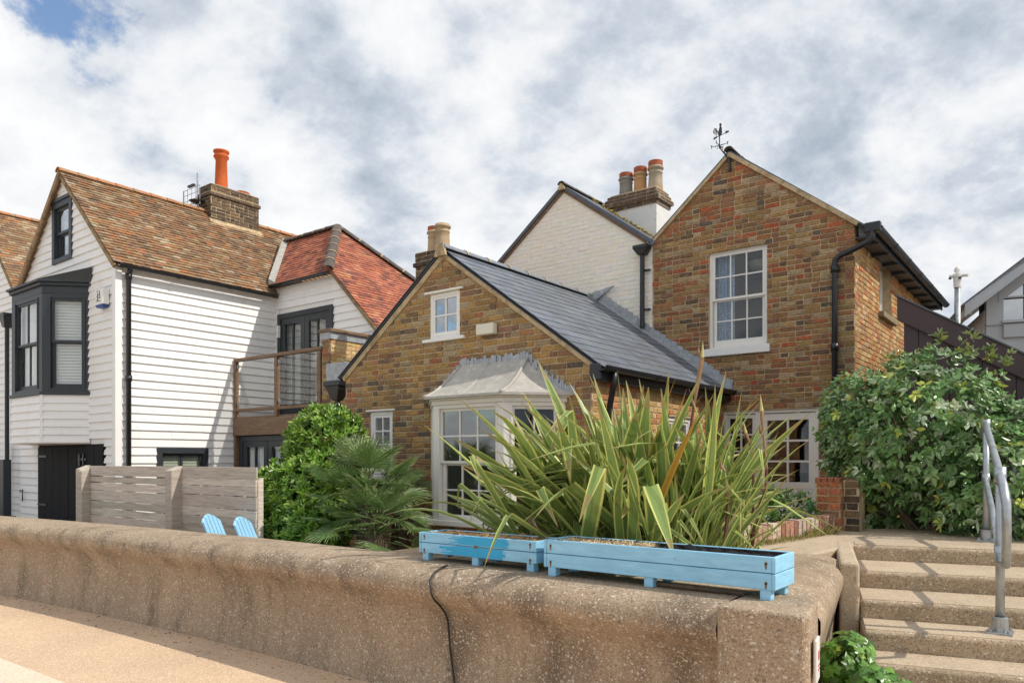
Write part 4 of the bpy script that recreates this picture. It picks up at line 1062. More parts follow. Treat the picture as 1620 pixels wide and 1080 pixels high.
for z_ in (4.85, 3.05, 1.3): dp.tube([(-13.40, 6.33, z_ - .05), (-13.40, 6.33, z_ + .05)], .056, 12)
dp.build('downpipe', m_black, tb, smooth=True)
# chimney
CX0, CX1, CY0, CY1 = -15.86, -15.36, 9.05, 10.25
c1 = MB().box(CX0, CX1, CY0, CY1, 6.6, 7.75).build('chimney', m_mortar, tb)
stack_bricks(c1, CX0, CX1, CY0, CY1, 6.72, 7.74, PAL_DARK, m_brick_o, m_brick_a, 'stock', 81, n=50)
MB().box(CX0 - .04, CX1 + .04, CY0 - .04, CY1 + .04, 7.49, 7.56).build('oversailing_course', m_soot, c1, bevel=.01)
MB().box(CX0 - .015, CX1 + .015, CY0 - .015, CY1 + .015, 7.50 + .065, 7.50 + .085).build('cement_fillet', m_verge, c1)
MB().box(CX0 + .04, CX1 - .04, CY0 + .05, CY1 - .05, 7.74, 7.78).build('flaunching', m_verge, c1, bevel=.02)
MB().prism([(CX0 - .03, 6.95), (CX1 + .13, 6.76), (CX1 + .13, 6.82), (CX1 + .02, 6.96)], CY0 - .05, CY1 + .06).build('chimney_fillet', m_verge, c1)
MB().lathe(-15.61, 9.45, [(.145, 7.74), (.14, 7.9), (.122, 8.42), (.13, 8.43), (.13, 8.45), (.165, 8.49), (.17, 8.52), (.14, 8.56), (.145, 8.58), (.175, 8.61), (.175, 8.64), (.12, 8.66), (.10, 8.4)], 24).build('chimney_pot', m_terra, c1, smooth=True)
MB().lathe(-15.61, 9.98, [(.16, 7.74), (.17, 7.84), (.13, 7.86), (.12, 7.7)], 20).build('short_pot', m_terra_r, c1)
# television aerial
ta = thing('television_aerial', 'thin metal television aerial strapped to the chimney with the tall orange pot', 'aerial', (-15.9, 9.1, 7.2))
t_ = MB(); t_.tube([(-15.80, 8.98, 7.05), (-15.80, 8.98, 8.05)], .016, 8); t_.build('mast', m_steel, ta)
t_ = MB(); t_.tube([(-15.98, 8.90, 7.36), (-15.55, 9.0, 7.36)], .010, 6)
for i in range(5):
    x = -16.15 + i * .17; t_.tube([(x, 8.85, 7.25), (x, 8.85, 7.68)], .007 if i else .014, 6)
for z_ in (7.27, 7.42, 7.55, 7.67): t_.tube([(-16.15, 8.85, z_), (-15.47, 8.85, z_)], .006, 6)
t_.build('yagi_array', m_steel, ta)
MB().box(-16.05, -15.80, 8.88, 8.94, 7.75, 7.79).build('aerial_boom', m_black, ta)
t_ = MB(-15.60, 8.86, 7.30, rad(-20)); t_.lathe(0, 0, [(.0, -.02), (.1, 0), (.17, .04)], 20); dsh = t_.build('dish', m_black, ta)
dsh.rotation_euler = (0, 0, 0)
# alarm box on the gable
ab = thing('burglar_alarm', 'white alarm box with blue base on white weatherboards by the bay', 'alarm', (-13.85, 6.13, 4.4))
MB().box(-14.0, -13.70, 6.02, 6.135, 4.36, 4.64).build('alarm_cover', m_white2, ab, bevel=.012)
MB().hexa([(-13.95, 6.03, 4.31), (-13.75, 6.03, 4.31), (-13.75, 6.13, 4.31), (-13.95, 6.13, 4.31)], [(-14.0, 6.02, 4.36), (-13.70, 6.02, 4.36), (-13.70, 6.135, 4.36), (-14.0, 6.135, 4.36)]).build('alarm_base', m_bluepl, ab)
lg = MB()
for (xa, za, xb, zb) in ((-13.93, 4.44, -13.80, 4.50), (-13.93, 4.50, -13.80, 4.55), (-13.88, 4.43, -13.90, 4.58), (-13.80, 4.46, -13.82, 4.60), (-13.93, 4.42, -13.78, 4.42), (-13.93, 4.60, -13.86, 4.60)):
    lg.tube([(xa, 6.018, za), (xb, 6.018, zb)], .006, 5)
lg.build('alarm_logo', m_black, ab)

# ---- the balcony wing of the same house
YE = 9.43
epoly = [(-13.5, .2), (-9.2, .2), (-9.2, 2.98), (-11.62, 5.20), (-13.5, 5.20)]
FE = (0, YE, 0, 0)
fdoor = (-13.38, -11.60, 2.46, 4.64)
ew = wall_sheet('wing_wall', m_boardw, tb, FE, epoly, [fdoor], .15, face=.005)
boards(tb, ew, FE, [(-13.5, 2.5), (-9.6, 2.5), (-9.6, 3.36), (-11.62, 5.20), (-13.5, 5.20)], [fdoor], .15, m_boardw, z0=2.5, seed=55)
def french(name, parent, xf, x0, x1, z0, z1, rows_=4):
    w = frame(name, parent, xf, x0, x1, z0, z1, -.06, m_char, w=.10, th=.16)
    mid = (x0 + x1) / 2
    for a_, b_ in ((x0 + .1, mid - .005), (mid + .005, x1 - .1)):
        glaze(w, xf, a_, b_, z0 + .08, z1 - .10, -.035, 2, 1, m_char, m_glass, stile=.13, bar=.04, bottom=.2, th=.05)
    return w
w = french('balcony_doors', tb, FE, *fdoor)
room(w, FE, -13.4, -11.5, 2.4, 4.7, .15, 1.2, m_room)
blind(w, FE, -13.3, -11.7, 2.6, 4.55, .13, mat('grey_shutter', (.55, .55, .54), .7), pitch=.13)
hd = MB(*FE); hd.box(-13.30, -13.27, -.12, -.06, 4.15, 4.40); hd.build('door_hook', m_white2, w)
# roof of the wing: hipped end
Pk = Vector((-12.95, 10.6, 6.66)); HB = Vector((-11.58, 9.30, 5.25)); FLv = Vector((-13.42, 9.30, 5.25)); MR = Vector((-14.78, 10.6, 6.66))
wr = roof_slab('wing_roof', m_timber_b, tb, [HB, Pk, MR, FLv + Vector((-.0, 0, 0))], .05)
e1 = Vector((1, 0, 0)); s1 = (Vector((0, 10.6, 6.66)) - Vector((0, 9.30, 5.25))); L1 = s1.length
tm = MB(); tiles(tm, FLv + Vector((0, 0, .005)), e1, s1, [(0, 0), (HB.x - FLv.x, 0), (Pk.x - FLv.x, L1), (MR.x - FLv.x, L1)], .095, .165, .012, PAL_REDT, 72); stuff(tm.build('front_tiles', m_tile_red, wr))
SLP = (6.66 - 5.25) / (12.95 - 11.58)
BX = -10.15; BZ = 5.25 - (11.58 - 10.15) * SLP * .93
sv = Vector((Pk.x - BX, 0, Pk.z - BZ)); LV = sv.length
def on_end(x, y): # point on end plane
    return Vector((x, y, Pk.z + (BZ - Pk.z) * (x - Pk.x) / (BX - Pk.x)))
HBe = on_end(HB.x, 9.30)
bk = 10.6 + (BX - Pk.x) * 1.15
er = roof_slab('wing_end_roof', m_timber_b, tb, [HBe, on_end(BX, 9.36), on_end(BX, bk), Pk], .05)
tm = MB(); O_ = on_end(BX, 9.36); es = Vector((0, 1, 0))
vh = (Vector((HBe.x, 0, HBe.z)) - Vector((BX, 0, BZ))).length
tiles(tm, O_ + Vector((0, 0, .005)), es, sv, [(0, 0), (bk - 9.36, 0), (Pk.y - 9.36, LV), (HBe.y - 9.36, vh)], .095, .165, .012, PAL_REDT, 73); stuff(tm.build('end_tiles', m_tile_red, er))
half_round(tb, HB + Vector((.02, -.06, .03)), Pk + Vector((0, 0, .03)), 6, .105, m_ridged, name='hip_tile', joint_m=m_verge)
half_round(tb, Pk + Vector((0, 0, .03)), on_end(BX, bk) + Vector((0, 0, .03)), 9, .10, m_ridged, name='hip_tile', joint_m=m_verge)
half_round(tb, MR + Vector((0, 0, .02)), Pk + Vector((.05, 0, .02)), 5, .10, m_ridged, name='ridge_tile', joint_m=m_verge)
verge(tb, (HBe.x, HBe.z + .0), (BX, BZ), 9.325, .07, m_lich, name='verge_board', yb=.03)
vl0, vl1 = FLv + Vector((0, -.02, .05)), MR + Vector((0, 0, .05)); wv_ = Vector((.13, 0, 0))
MB().hexa([vl0 - wv_ - Vector((0, 0, .03)), vl0 + wv_ * .6 - Vector((0, 0, .03)), vl1 + wv_ * .6 - Vector((0, 0, .03)), vl1 - wv_ - Vector((0, 0, .03))], [vl0 - wv_ + Vector((0, 0, .10)), vl0 + wv_ * .6, vl1 + wv_ * .6, vl1 - wv_ + Vector((0, 0, .10))]).build('valley_lead', m_lead_old, tb)
gutter(tb, (-13.45, 9.24, 5.235), (-11.60, 9.24, 5.235), .055, m_black)
gutter(tb, (BX + .05, 9.30, BZ - .02), (BX + .05, bk, BZ - .02), .07, m_black)
MB().box(BX - .25, BX + .0, 9.34, bk, BZ - .12, BZ - .05).build('soffit', m_black, tb)
# balcony deck, rail, glass
YB = 8.45
bal = MB().box(-13.46, -10.72, YB + .0, YE - .07, 2.36, 2.46).build('balcony_deck', m_timber_b, tb)
MB().box(-13.46, -10.70, YB - .05, YB - .002, 2.09, 2.42).build('fascia_beam', m_timber_b, bal, bevel=.008)
MB().box(-13.46, -13.40, YB - .03, YB + .07, .35, 2.09).build('deck_post', m_timber_b, bal)
rail = MB(); rail.box(-13.46, -10.72, YB - .04, YB + .05, 3.56, 3.62); rail.box(-13.46, -10.72, YB - .02, YB + .03, 2.56, 2.62)
rail.build('hand_rail', m_timber_b, bal, bevel=.006, segs=1)
for x in (-13.44, -12.08, -10.80): MB().box(x - .045, x + .045, YB - .03, YB + .045, 2.42, 3.56).build('rail_post', m_timber_b, bal, bevel=.006, segs=1)
for xa, xb in ((-13.36, -12.16), (-12.0, -10.88)):
    MB().box(xa, xb, YB + .0, YB + .010, 2.64, 3.55).build('glass_panel', m_glass_b, bal)
    cl = MB()
    for x in (xa, xb):
        for z_ in (2.72, 3.46): cl.box(x - .02, x + .02, YB - .012, YB + .02, z_ - .03, z_ + .03)
    cl.build('glass_clamp', m_steel, bal)
# doors under the balcony
FBD = (0, YB + .10, 0, 0)
MB().box(-13.44, -10.75, YB + .20, YE - .1, .35, 2.34).build('under_room', m_roomd, tb)
w = frame('garden_doors', tb, FBD, -13.38, -10.78, .35, 2.08, -.06, m_char, w=.10, th=.14)
for a_, b_ in ((-13.28, -12.46), (-12.44, -11.62), (-11.60, -10.88)):
    glaze(w, FBD, a_, b_, .45, 1.98, -.04, 2, 1, m_char, m_glass, stile=.12, bar=.04, bottom=.2, th=.05)
    curtain(w, FBD, a_ + .1, b_ - .1, .5, 1.95, .055, 6, m_blind)
# yellow brick parapet wall at the balcony's end
pw = thing('parapet_wall', 'pale yellow brick parapet wall with timber coping beside the balcony', 'wall', (-10.6, 9.2, .35))
pb = MB().box(-10.73, -10.52, YB + .0, 10.6, .35, 3.74).build('wall', m_mortar, pw)
bricks(None, pb, (0, YB, 0, 0), rect(-10.73, -10.52, .36, 3.84), [], PAL_YELLOW, 60, m_brick_o, m_brick_a, 'stock', seed=91)
bricks(None, pb, (-10.52, 0, 0, rad(90)), rect(YB, 10.6, .36, 3.74), [], PAL_SUNLIT_CREAM, 120, m_brick_o, m_brick_a, 'stock', zvis=lambda p: p.z > 2.6, seed=92)
MB().box(-10.74, -10.49, YB - .01, 10.6, 3.74, 3.86).build('lead_flashing', m_lead, pw)
MB().box(-10.80, -10.45, YB - .04, 10.6, 3.862, 3.92).build('coping', m_timber_b, pw, bevel=.008)

# ================================================================== NEIGHBOUR FAR LEFT
nb = thing('neighbour_house', 'white boarded house with old tiled roof past the charcoal bay house', 'house', (-20.5, 6.6, .35))
npoly = [(-23.3, .2), (-18.45, .2), (-18.45, 4.9), (-20.9, 7.45), (-23.3, 4.9)]
FN = (0, 6.45, 0, 0)
nw_ = wall_sheet('gable_wall', m_boardw, nb, FN, npoly, [], .15, face=.005); boards(nb, nw_, FN, npoly, [], .15, m_boardw, seed=57)
MB().box(-18.6, -18.45, 6.6, 12, .2, 4.9).build('side_wall', m_boardw, nb)
nr = roof_slab('roof', m_timber_b, nb, [(-20.9, 6.4, 7.57), (-18.25, 6.4, 4.80), (-18.25, 13, 4.80), (-20.9, 13, 7.57)], .05)
su = Vector((-2.65, 0, 2.77)); tm = MB(); tiles(tm, (-18.23, 6.36, 4.81), (0, 1, 0), su, [(0, 0), (6.6, 0), (6.6, su.length), (0, su.length)], .10, .165, .013, PAL_PEG, 74); stuff(tm.build('peg_tiles', m_tile, nr))
roof_slab('rear_roof', m_timber_b, nb, [(-20.9, 6.4, 7.57), (-20.9, 13, 7.57), (-23.5, 13, 4.8), (-23.5, 6.4, 4.8)], .05)
half_round(nb, (-20.9, 6.35, 7.58), (-20.9, 13, 7.58), 18, .10, m_ridge)
verge(nb, (-20.9, 7.55), (-18.25, 4.80), 6.37, .08, m_lich, name='verge_board', yb=.03)
hp = MB(-.55, 0, .30); hp.hexa([(-18.52, 6.25, 4.25), (-18.42, 6.25, 4.25), (-18.42, 6.4, 4.25), (-18.52, 6.4, 4.25)], [(-18.64, 6.2, 4.50), (-18.32, 6.2, 4.50), (-18.32, 6.4, 4.50), (-18.64, 6.4, 4.50)]); hp.box(-18.66, -18.30, 6.19, 6.4, 4.50, 4.56); hp.tube([(-18.47, 6.32, 4.28), (-18.47, 6.32, .1)], .045, 12)
hp.build('downpipe', m_black, nb)
gp = thing('garden_gate', 'black timber gate post and rail beside the neighbour downpipe', 'gate', (-18.5, 6.0, .35))
t_ = MB(); t_.box(-18.35, -18.12, 5.95, 6.1, .35, 1.62); t_.build('post', m_char, gp)
t_ = MB(); t_.box(-20.5, -18.35, 5.99, 6.05, 1.50, 1.58); t_.build('rail', m_char, gp)
t_ = MB(); t_.box(-18.5, -18.0, 5.9, 6.15, .35, .42); t_.build('foot_plate', m_char, gp)
tap = thing('water_tap', 'small metal tap pipe on lower white weatherboards beside black doors', 'tap', (-17.5, 6.12, .8))
t_ = MB(); t_.tube([(-17.55, 6.11, .75), (-17.55, 6.11, 1.0)], .012, 6); t_.tube([(-17.55, 6.11, .98), (-17.50, 6.05, .98), (-17.50, 6.05, .94)], .012, 6); t_.build('pipe', m_iron, tap)

# ================================================================== RIGHT: SHED, POLE, GREY HOUSE
sh = thing('boarded_outbuilding', 'dark aubergine boarded outbuilding with sloping roof behind the leafy bush', 'outbuilding', (0, 9.7, .35))
YS = 9.6
def shz(x): return 3.50 - (x + 1.72) * .635
MB().prism([(-1.66, .35), (3.0, .35), (3.0, shz(3.0) - .26), (-1.66, shz(-1.66) - .26)], YS + .06, 14.0).build('wall', m_shed, sh)
x = -1.66; i = 0
while x < 2.4:
    x2 = x + .155
    MB().prism([(x + .004, .36), (x2 - .004, .36), (x2 - .004, shz(x2) - .22), (x + .004, shz(x) - .22)], YS + .03 - RN.uniform(0, .006), YS + .058).build('board', m_shed, sh)
    x = x2
MB().prism([(-1.72, shz(-1.72) - .27), (3.0, shz(3.0) - .27), (3.0, shz(3.0)), (-1.72, shz(-1.72))], YS - .02, YS + .028).build('barge_board', m_shed, sh, bevel=.006, segs=1)
roof_slab('roof', m_greyr, sh, [(-1.74, YS - .04, shz(-1.74) + .02), (3.1, YS - .04, shz(3.1) + .02), (3.1, 14.1, shz(3.1) + .02), (-1.74, 14.1, shz(-1.74) + .02)], .016)

cc = thing('camera_pole', 'grey pole topped by white security cameras behind the dark outbuilding', 'camera pole', (-1.86, 16, 0))
MB().tube([(-1.86, 16, 0), (-1.86, 16, 4.85)], .052, 14).build('pole', m_steel, cc, smooth=True)
MB().lathe(-1.86, 16, [(.06, 4.80), (.065, 4.84), (.07, 4.98), (.085, 5.0), (.085, 5.05), (.03, 5.06), (.03, 5.09), (.055, 5.10), (.055, 5.14), (.04, 5.18), (0, 5.20)], 16).build('camera_housing', m_white2, cc)
t_ = MB(); t_.tube([(-1.86, 16, 5.02), (-1.98, 15.94, 5.02)], .026, 8); t_.tube([(-1.86, 16, 5.03), (-1.68, 15.95, 5.0)], .03, 8); t_.build('camera', m_white2, cc)
t_ = MB(); t_.tube([(-1.97, 15.93, 4.99), (-1.97, 15.93, 4.96)], .025, 8); t_.tube([(-1.81, 15.9, 4.97), (-1.81, 15.9, 4.94)], .025, 8); t_.build('lens', m_black, cc)

GR = rad(15); GO = (-1.50, 17.0)
gh = thing('grey_house', 'pale grey boarded house with steep gable and big glazed balcony window', 'house', (GO[0], GO[1], 0))
XG = (GO[0], GO[1], 0, GR)
def gz(x): return 5.0 + x * .80
gpoly = [(0, 0), (6.4, 0), (6.4, 4.22), (0, 4.22)]
gw_ = wall_sheet('gable_wall', m_greyw, gh, XG, gpoly, [], .2)
MB(*XG).prism([(0, 4.2), (.28, 4.2), (.28, gz(.28) - .2), (0, gz(0) - .2)], -.04, .15).build('corner_panel', m_greyw, gh)
MB(*XG).box(.28, 6.0, -.06, -.003, 3.95, 4.20).build('spandrel_board', m_greyw, gh)
w = MB(*XG).box(.25, 6.0, -.10, .10, 4.222, 4.27).build('gable_window', m_greyw, gh)
for x_ in (.62, 1.7): MB(*XG).prism([(x_, 4.27), (x_ + .12, 4.27), (x_ + .12, gz(x_ + .12) - .50), (x_, gz(x_) - .50)], .03, .13).build('mullion', m_char, w)
MB(*XG).prism([(.28, 4.70), (3.2, 4.70), (3.2, 4.73), (.28, 4.73)], -.03, -.015).build('balcony_rail', m_greyw, w)
MB(*XG).prism([(.28, 4.27), (3.2, 4.27), (3.2, gz(3.2) - .4), (.28, gz(.28) - .4)], .05, .056).build('pane', m_glass_sky, w)
MB(*XG).prism([(.05, 4.27), (3.2, 4.27), (3.2, gz(3.2) - .3), (.05, gz(.05) - .3)], .9, 1.0).build('room_lining', m_room, w)
bx_ = MB(*XG)
bx_.prism([(-.42, gz(-.42) - .10), (-.42, gz(-.42) - .34), (3.2, gz(3.2) - .34), (3.2, gz(3.2) - .10)], -.45, -.40); bx_.build('barge_board', m_greyw, gh)
vb = MB(*XG)
vb.prism([(.20, gz(.20) - .54), (3.2, gz(3.2) - .54), (3.2, gz(3.2) - .30), (.20, gz(.20) - .30)], -.05, -.004); vb.build('raking_board', m_greyw, gh)
def gpt(x, y, z): return (Matrix.Translation((GO[0], GO[1], 0)) @ Matrix.Rotation(GR, 4, 'Z')) @ Vector((x, y, z))
roof_slab('roof', m_greyr, gh, [gpt(-.46, -.45, gz(-.46) - .06), gpt(3.2, -.45, gz(3.2) - .06), gpt(3.2, 6, gz(3.2) - .06), gpt(-.46, 6, gz(-.46) - .06)], .09)
roof_slab('far_roof', m_greyr, gh, [gpt(3.2, -.45, gz(3.2) - .06), gpt(6.8, -.45, gz(-.4) - .06), gpt(6.8, 6, gz(-.4) - .06), gpt(3.2, 6, gz(3.2) - .06)], .09)
MB(*XG).box(-.40, -.30, -.40, 6, gz(-.46) - .26, gz(-.46) - .12).build('eaves_board', m_greyw, gh)
i = 0
while i < 18:
    MB(*XG).box(-.03, -.002, .05 + i * .3, .33 + i * .3, 0, 4.5).build('cladding_board', m_greyw, gh); i += 1

# ================================================================== GARDEN FENCE
fc = thing('garden_fence', 'weathered grey slatted timber fence with two stout posts', 'fence', (-10.6, 5.0, .35))
FY = 5.05
def tcol(rng): k = rng.uniform(.8, 1.18); return (.56 * k, .49 * k * rng.uniform(.97, 1.03), .41 * k)
rs = random.Random(8)
def post(x, y, w, z1):
    v = MB(); v.hexa([(x, y, .3), (x + w, y, .3), (x + w, y + w, .3), (x, y + w, .3)], [(x, y, z1 - .06), (x + w, y, z1 - .06), (x + w, y + w, z1), (x, y + w, z1)])
    o = v.build('post', m_timber, fc, bevel=.008, segs=1); o.color = (*tcol(rs), 1)
xp = [-12.16, -9.38, -7.05]
post(-12.16, FY - .10, .15, 1.53); post(-12.02, FY - .13, .13, 1.50); post(-9.42, FY - .14, .16, 1.53); post(-7.72, FY + .04, .08, 1.40)
for pa, pb_ in ((-11.95, -9.40), (-9.28, -7.62)):
    z = 1.52
    for h_ in (.145, .085, .105, .15, .10, .10, .15, .11, .12):
        if z - h_ < .36: break
        sag = rs.uniform(-.006, .006); dz = rs.uniform(-.004, .004)
        v = MB(); yy = FY + rs.uniform(-.006, .006)
        v.hexa([(pa, yy, z - h_ + dz), (pb_, yy, z - h_ + sag), (pb_, yy + .022, z - h_ + sag), (pa, yy + .022, z - h_ + dz)], [(pa, yy, z + dz), (pb_, yy, z + sag), (pb_, yy + .022, z + sag), (pa, yy + .022, z + dz)])
        o = v.build('slat', m_timber, fc, bevel=.003, segs=1); o.color = (*tcol(rs), 1)
        z -= h_ + rs.uniform(.004, .011)
    for x in (pa + .35, (pa + pb_) / 2, pb_ - .35):
        o = MB().box(x - .05, x + .05, FY + .03, FY + .07, .35, 1.45).build('batten', m_timber, fc); o.color = (*tcol(rs), 1)

# ================================================================== BLUE CHAIRS
def adirondack(lab, x, y, rz):
    t = thing('garden_chair', lab, 'chair', (x, y, .10), group='pale blue chairs by the fence')
    def mk(): return MB(x, y, .10, rz)
    for k, s_ in enumerate((-.14, -.07, 0, .07, .14)):
        h_ = .885 - (s_ * s_) * 2.6
        v = mk(); n = 8; pts = [(s_ - .030, .20), (s_ + .030, .20)]
        top = [(s_ + .030 - .060 * q / n, .885 - (s_ + .030 - .060 * q / n) ** 2 * 2.6) for q in range(n + 1)]
        poly = pts + top; m_ = len(poly); vs_ = []
        for (px, pz) in poly: vs_.append((px, .25 + pz * .42, pz))
        for (px, pz) in poly: vs_.append((px, .275 + pz * .42, pz + .01))
        v.add(vs_, [tuple(range(m_)), tuple(range(2 * m_ - 1, m_ - 1, -1))] + [(i_, i_ + m_, (i_ + 1) % m_ + m_, (i_ + 1) % m_) for i_ in range(m_)])
        v.build('back_slat', m_bluec, t)
    for k in range(5):
        v = mk(); v.box(-.25, .25, -.28 + k * .11, -.18 + k * .11, .34 - k * .025, .36 - k * .025); v.build('seat_slat', m_bluec, t)
    for s_ in (-1, 1):
        v = mk(); v.box(s_ * .33 - .07, s_ * .33 + .07, -.35, .38, .42, .445); v.build('arm', m_bluec, t, bevel=.01)
        v = mk(); v.box(s_ * .29 - .02, s_ * .29 + .02, -.33, -.23, 0, .42); v.build('leg', m_bluec, t)
        v = mk(); v.hexa([(s_ * .27 - .015, -.25, .22), (s_ * .27 + .015, -.25, .22), (s_ * .27 + .015, .55, 0), (s_ * .27 - .015, .55, 0)], [(s_ * .27 - .015, -.25, .33), (s_ * .27 + .015, -.25, .33), (s_ * .27 + .015, .62, .08), (s_ * .27 - .015, .62, .08)]); v.build('side_rail', m_bluec, t)
adirondack('pale blue chair with rounded back above the sea wall, nearer the middle fence post', -7.30, 4.90, rad(118))
adirondack('pale blue chair with rounded back above the sea wall, nearer the lime green shrub', -6.68, 4.90, rad(118))

# ================================================================== PLANTERS ON THE WALL
m_dry = [((.44, .27, .12), 3), ((.36, .19, .08), 3), ((.58, .42, .22), 3), ((.25, .13, .06), 2)]
m_hay = [((.66, .50, .30), 3), ((.72, .58, .38), 3), ((.55, .40, .24), 2), ((.42, .30, .18), 1)]
def planter(lab, x0, x1, y0, y1, zt, patch, pal, fill, liner):
    t = thing('wooden_planter', lab, 'planter', ((x0 + x1) / 2, (y0 + y1) / 2, .886), group='blue planters on the sea wall')
    zb = .886; h0 = zb + .055; mid = (h0 + zt) / 2; rs = random.Random(int(-x0 * 100))
    for a_, b_ in ((h0, mid - .002), (mid + .002, zt)):
        MB().box(x0 + .015, x1 - .015, y0, y0 + .02, a_, b_).build('front_plank', m_blue, t, bevel=.003, segs=1)
        MB().box(x0 + .015, x1 - .015, y1 - .02, y1, a_, b_).build('back_plank', m_blue, t, bevel=.003, segs=1)
        MB().box(x0 - .005, x0 + .0145, y0 - .004, y1 + .004, a_, b_).build('end_plank', m_blue, t, bevel=.003, segs=1)
        MB().box(x1 - .0145, x1 + .005, y0 - .004, y1 + .004, a_, b_).build('end_plank', m_blue, t, bevel=.003, segs=1)
    for x in (x0 + .05, (x0 + x1) / 2, x1 - .05):
        for y in (y0 + .035, y1 - .035):
            MB().box(x - .028, x + .028, y - .03, y + .025, zb, h0 + .012).build('foot', m_blue, t, bevel=.003, segs=1)
    MB().box(x0 + .02, x1 - .02, y0 + .022, y1 - .022, h0 + .002, h0 + .015).build('base_board', m_blue, t)
    for y in (y0 + .022, y1 - .026): MB().box(x0 + .02, x1 - .02, y, y + .004, h0 + .01, zt - .004).build('liner', m_liner if liner else m_soil, t)
    MB().box(x0 + .022, x1 - .022, y0 + .028, y1 - .028, h0 + .02, zt - .035).build('soil', m_soil, t)
    st_ = MB()
    for i in range(fill[2]):
        fx = rs.uniform(*fill[:2]); px = x0 + .03 + (x1 - x0 - .06) * fx; py = rs.uniform(y0 + .035, y1 - .035); pz = zt - .03 + rs.uniform(-.005, .022)
        a_ = rs.uniform(0, math.pi); l_ = rs.uniform(.02, .06); d = Vector((math.cos(a_), math.sin(a_), rs.uniform(-.3, .35))) * l_; s_ = Vector((-math.sin(a_), math.cos(a_), 0)) * .0022
        p0 = Vector((px, py, pz)); p1 = p0 + d
        p1.x = min(max(p1.x, x0 + .02), x1 - .02); p1.y = min(max(p1.y, y0 + .025), y1 - .025)
        st_.add([p0 - s_, p0 + s_, p1 + s_, p1 - s_], [(0, 1, 2, 3)], pick(pal, rs))
    stuff(st_.build('dry_stems', m_straw, t))
    if patch:
        for (xa, xb, za, zb_) in patch: MB().box(xa, xb, y0 - .0015, y0 + .001, za, zb_).build('paint_patch', m_blue2, t)
    rst = MB()
    for x in (x0 + .045, x1 - .045):
        for z_ in (mid + .05, mid - .05): rst.add([(x + .008 * math.cos(q), y0 - .002, z_ + .009 * math.sin(q)) for q in [2 * math.pi * i / 8 for i in range(8)]], [tuple(range(8))]); rst.add([(x - .004, y0 - .002, z_ - .03), (x + .004, y0 - .002, z_ - .03), (x + .006, y0 - .002, z_), (x - .006, y0 - .002, z_)], [(0, 1, 2, 3)])
    rst.build('screw_rust', m_rust, t)
    return t
planter('shorter sky blue wooden planter with bright blue patch and dry rusty stems', -3.80, -2.77, 3.86, 4.14, 1.085, None, m_dry, (0, 1, 4200), False)
pl1 = [o for o in bpy.data.objects if o.name.startswith('wooden_planter')][0]
rp = random.Random(4)
# ragged brushed patch of a brighter blue on the shorter planter
for (xa, xb, za, zb_) in ((-3.47, -3.00, 1.022, 1.083), (-3.55, -3.03, .944, 1.010)):
    z_ = za; st2 = MB()
    while z_ < zb_ - .004:
        h_ = rp.uniform(.004, .007); l_ = xa + rp.uniform(-.07, .05); r_ = xb + rp.uniform(-.015, .02)
        if z_ > zb_ - .012: l_ += .06
        st2.prism([(l_, z_), (r_, z_), (r_ - rp.uniform(0, .01), min(z_ + h_, zb_)), (l_ + rp.uniform(0, .03), min(z_ + h_, zb_))], 3.8585, 3.861); z_ += h_ + .0002
    st2.build('paint_patch', m_blue2, pl1)
MB().box(-3.285, -3.255, 3.855, 3.861, 1.005, 1.022).build('maker_tag', m_rust, pl1)
planter('longer pale blue wooden planter lined with black plastic at the wall end', -2.66, -1.24, 3.80, 4.10, 1.11, None, m_hay, (.02, .45, 2600), True)
pl2 = [o for o in bpy.data.objects if o.name.startswith('wooden_planter')][1]
rl = random.Random(12)
for (y, sgn) in ((4.085, 1), (3.815, -1)):
    prev = None; ln = MB()
    for i in range(41):
        x = -2.64 + 1.38 * i / 40; z_ = 1.105 + (rl.uniform(-.02, .012) if sgn > 0 else rl.uniform(-.03, -.012)); yy = y - sgn * rl.uniform(.0, .03)
        cur = [Vector((x, yy, z_)), Vector((x, y - sgn * .035, z_ - .05))]
        if prev: ln.add([prev[0], cur[0], cur[1], prev[1]], [(0, 1, 2, 3)])
        prev = cur
    ln.build('liner_edge', m_liner, pl2)
sk = MB(); sk.tube([(-1.98, 3.86, .90), (-1.7, 3.84, .905), (-1.42, 3.86, .90)], .012, 6)
tag(sk.build('driftwood_stick', m_bark, None, origin=(-1.7, 3.86, .9)), 'brown stick lying under the longer blue planter', 'stick')

# cable down the wall
cab = MB(); pts = []
for (o_, z_) in [(-.02, .895), (.04, .885), (.11, .862), (.16, .82), (.182, .772), (.178, .72), (.15, .685), (.105, .645), (.062, .595), (.036, .54), (.026, .46), (.028, .36), (.04, .24), (.06, .12), (.08, .02)]:
    q = (.9 - z_); pts.append((-3.40 + .02 * math.sin(q * 9) + .22 * q * (q > .1) * .75, 3.70 - o_ - .006, z_))
cab.tube(pts, .007, 8)
tag(cab.build('black_cable', m_cable, None, origin=(-3.3, 3.6, 0), smooth=True), 'thin black cable hanging down the sea wall below the blue planters', 'cable')
# small notice on the wall end
XN = (-1.0, 3.60, 0, rad(90) + rad(9.9))
nt_ = thing('wall_notice', 'small white notice plate with red print on the sea wall end', 'sign', (-1.02, 3.68, .65))
MB(*XN).box(.02, .14, -.018, -.003, .56, .76).build('plate', m_sign, nt_, bevel=.004, segs=1)
t_ = MB(*XN); t_.box(.06, .10, -.020, -.017, .66, .70); t_.box(.05, .11, -.020, -.017, .63, .636); t_.box(.05, .11, -.020, -.017, .61, .616); t_.build('print', m_red, nt_)

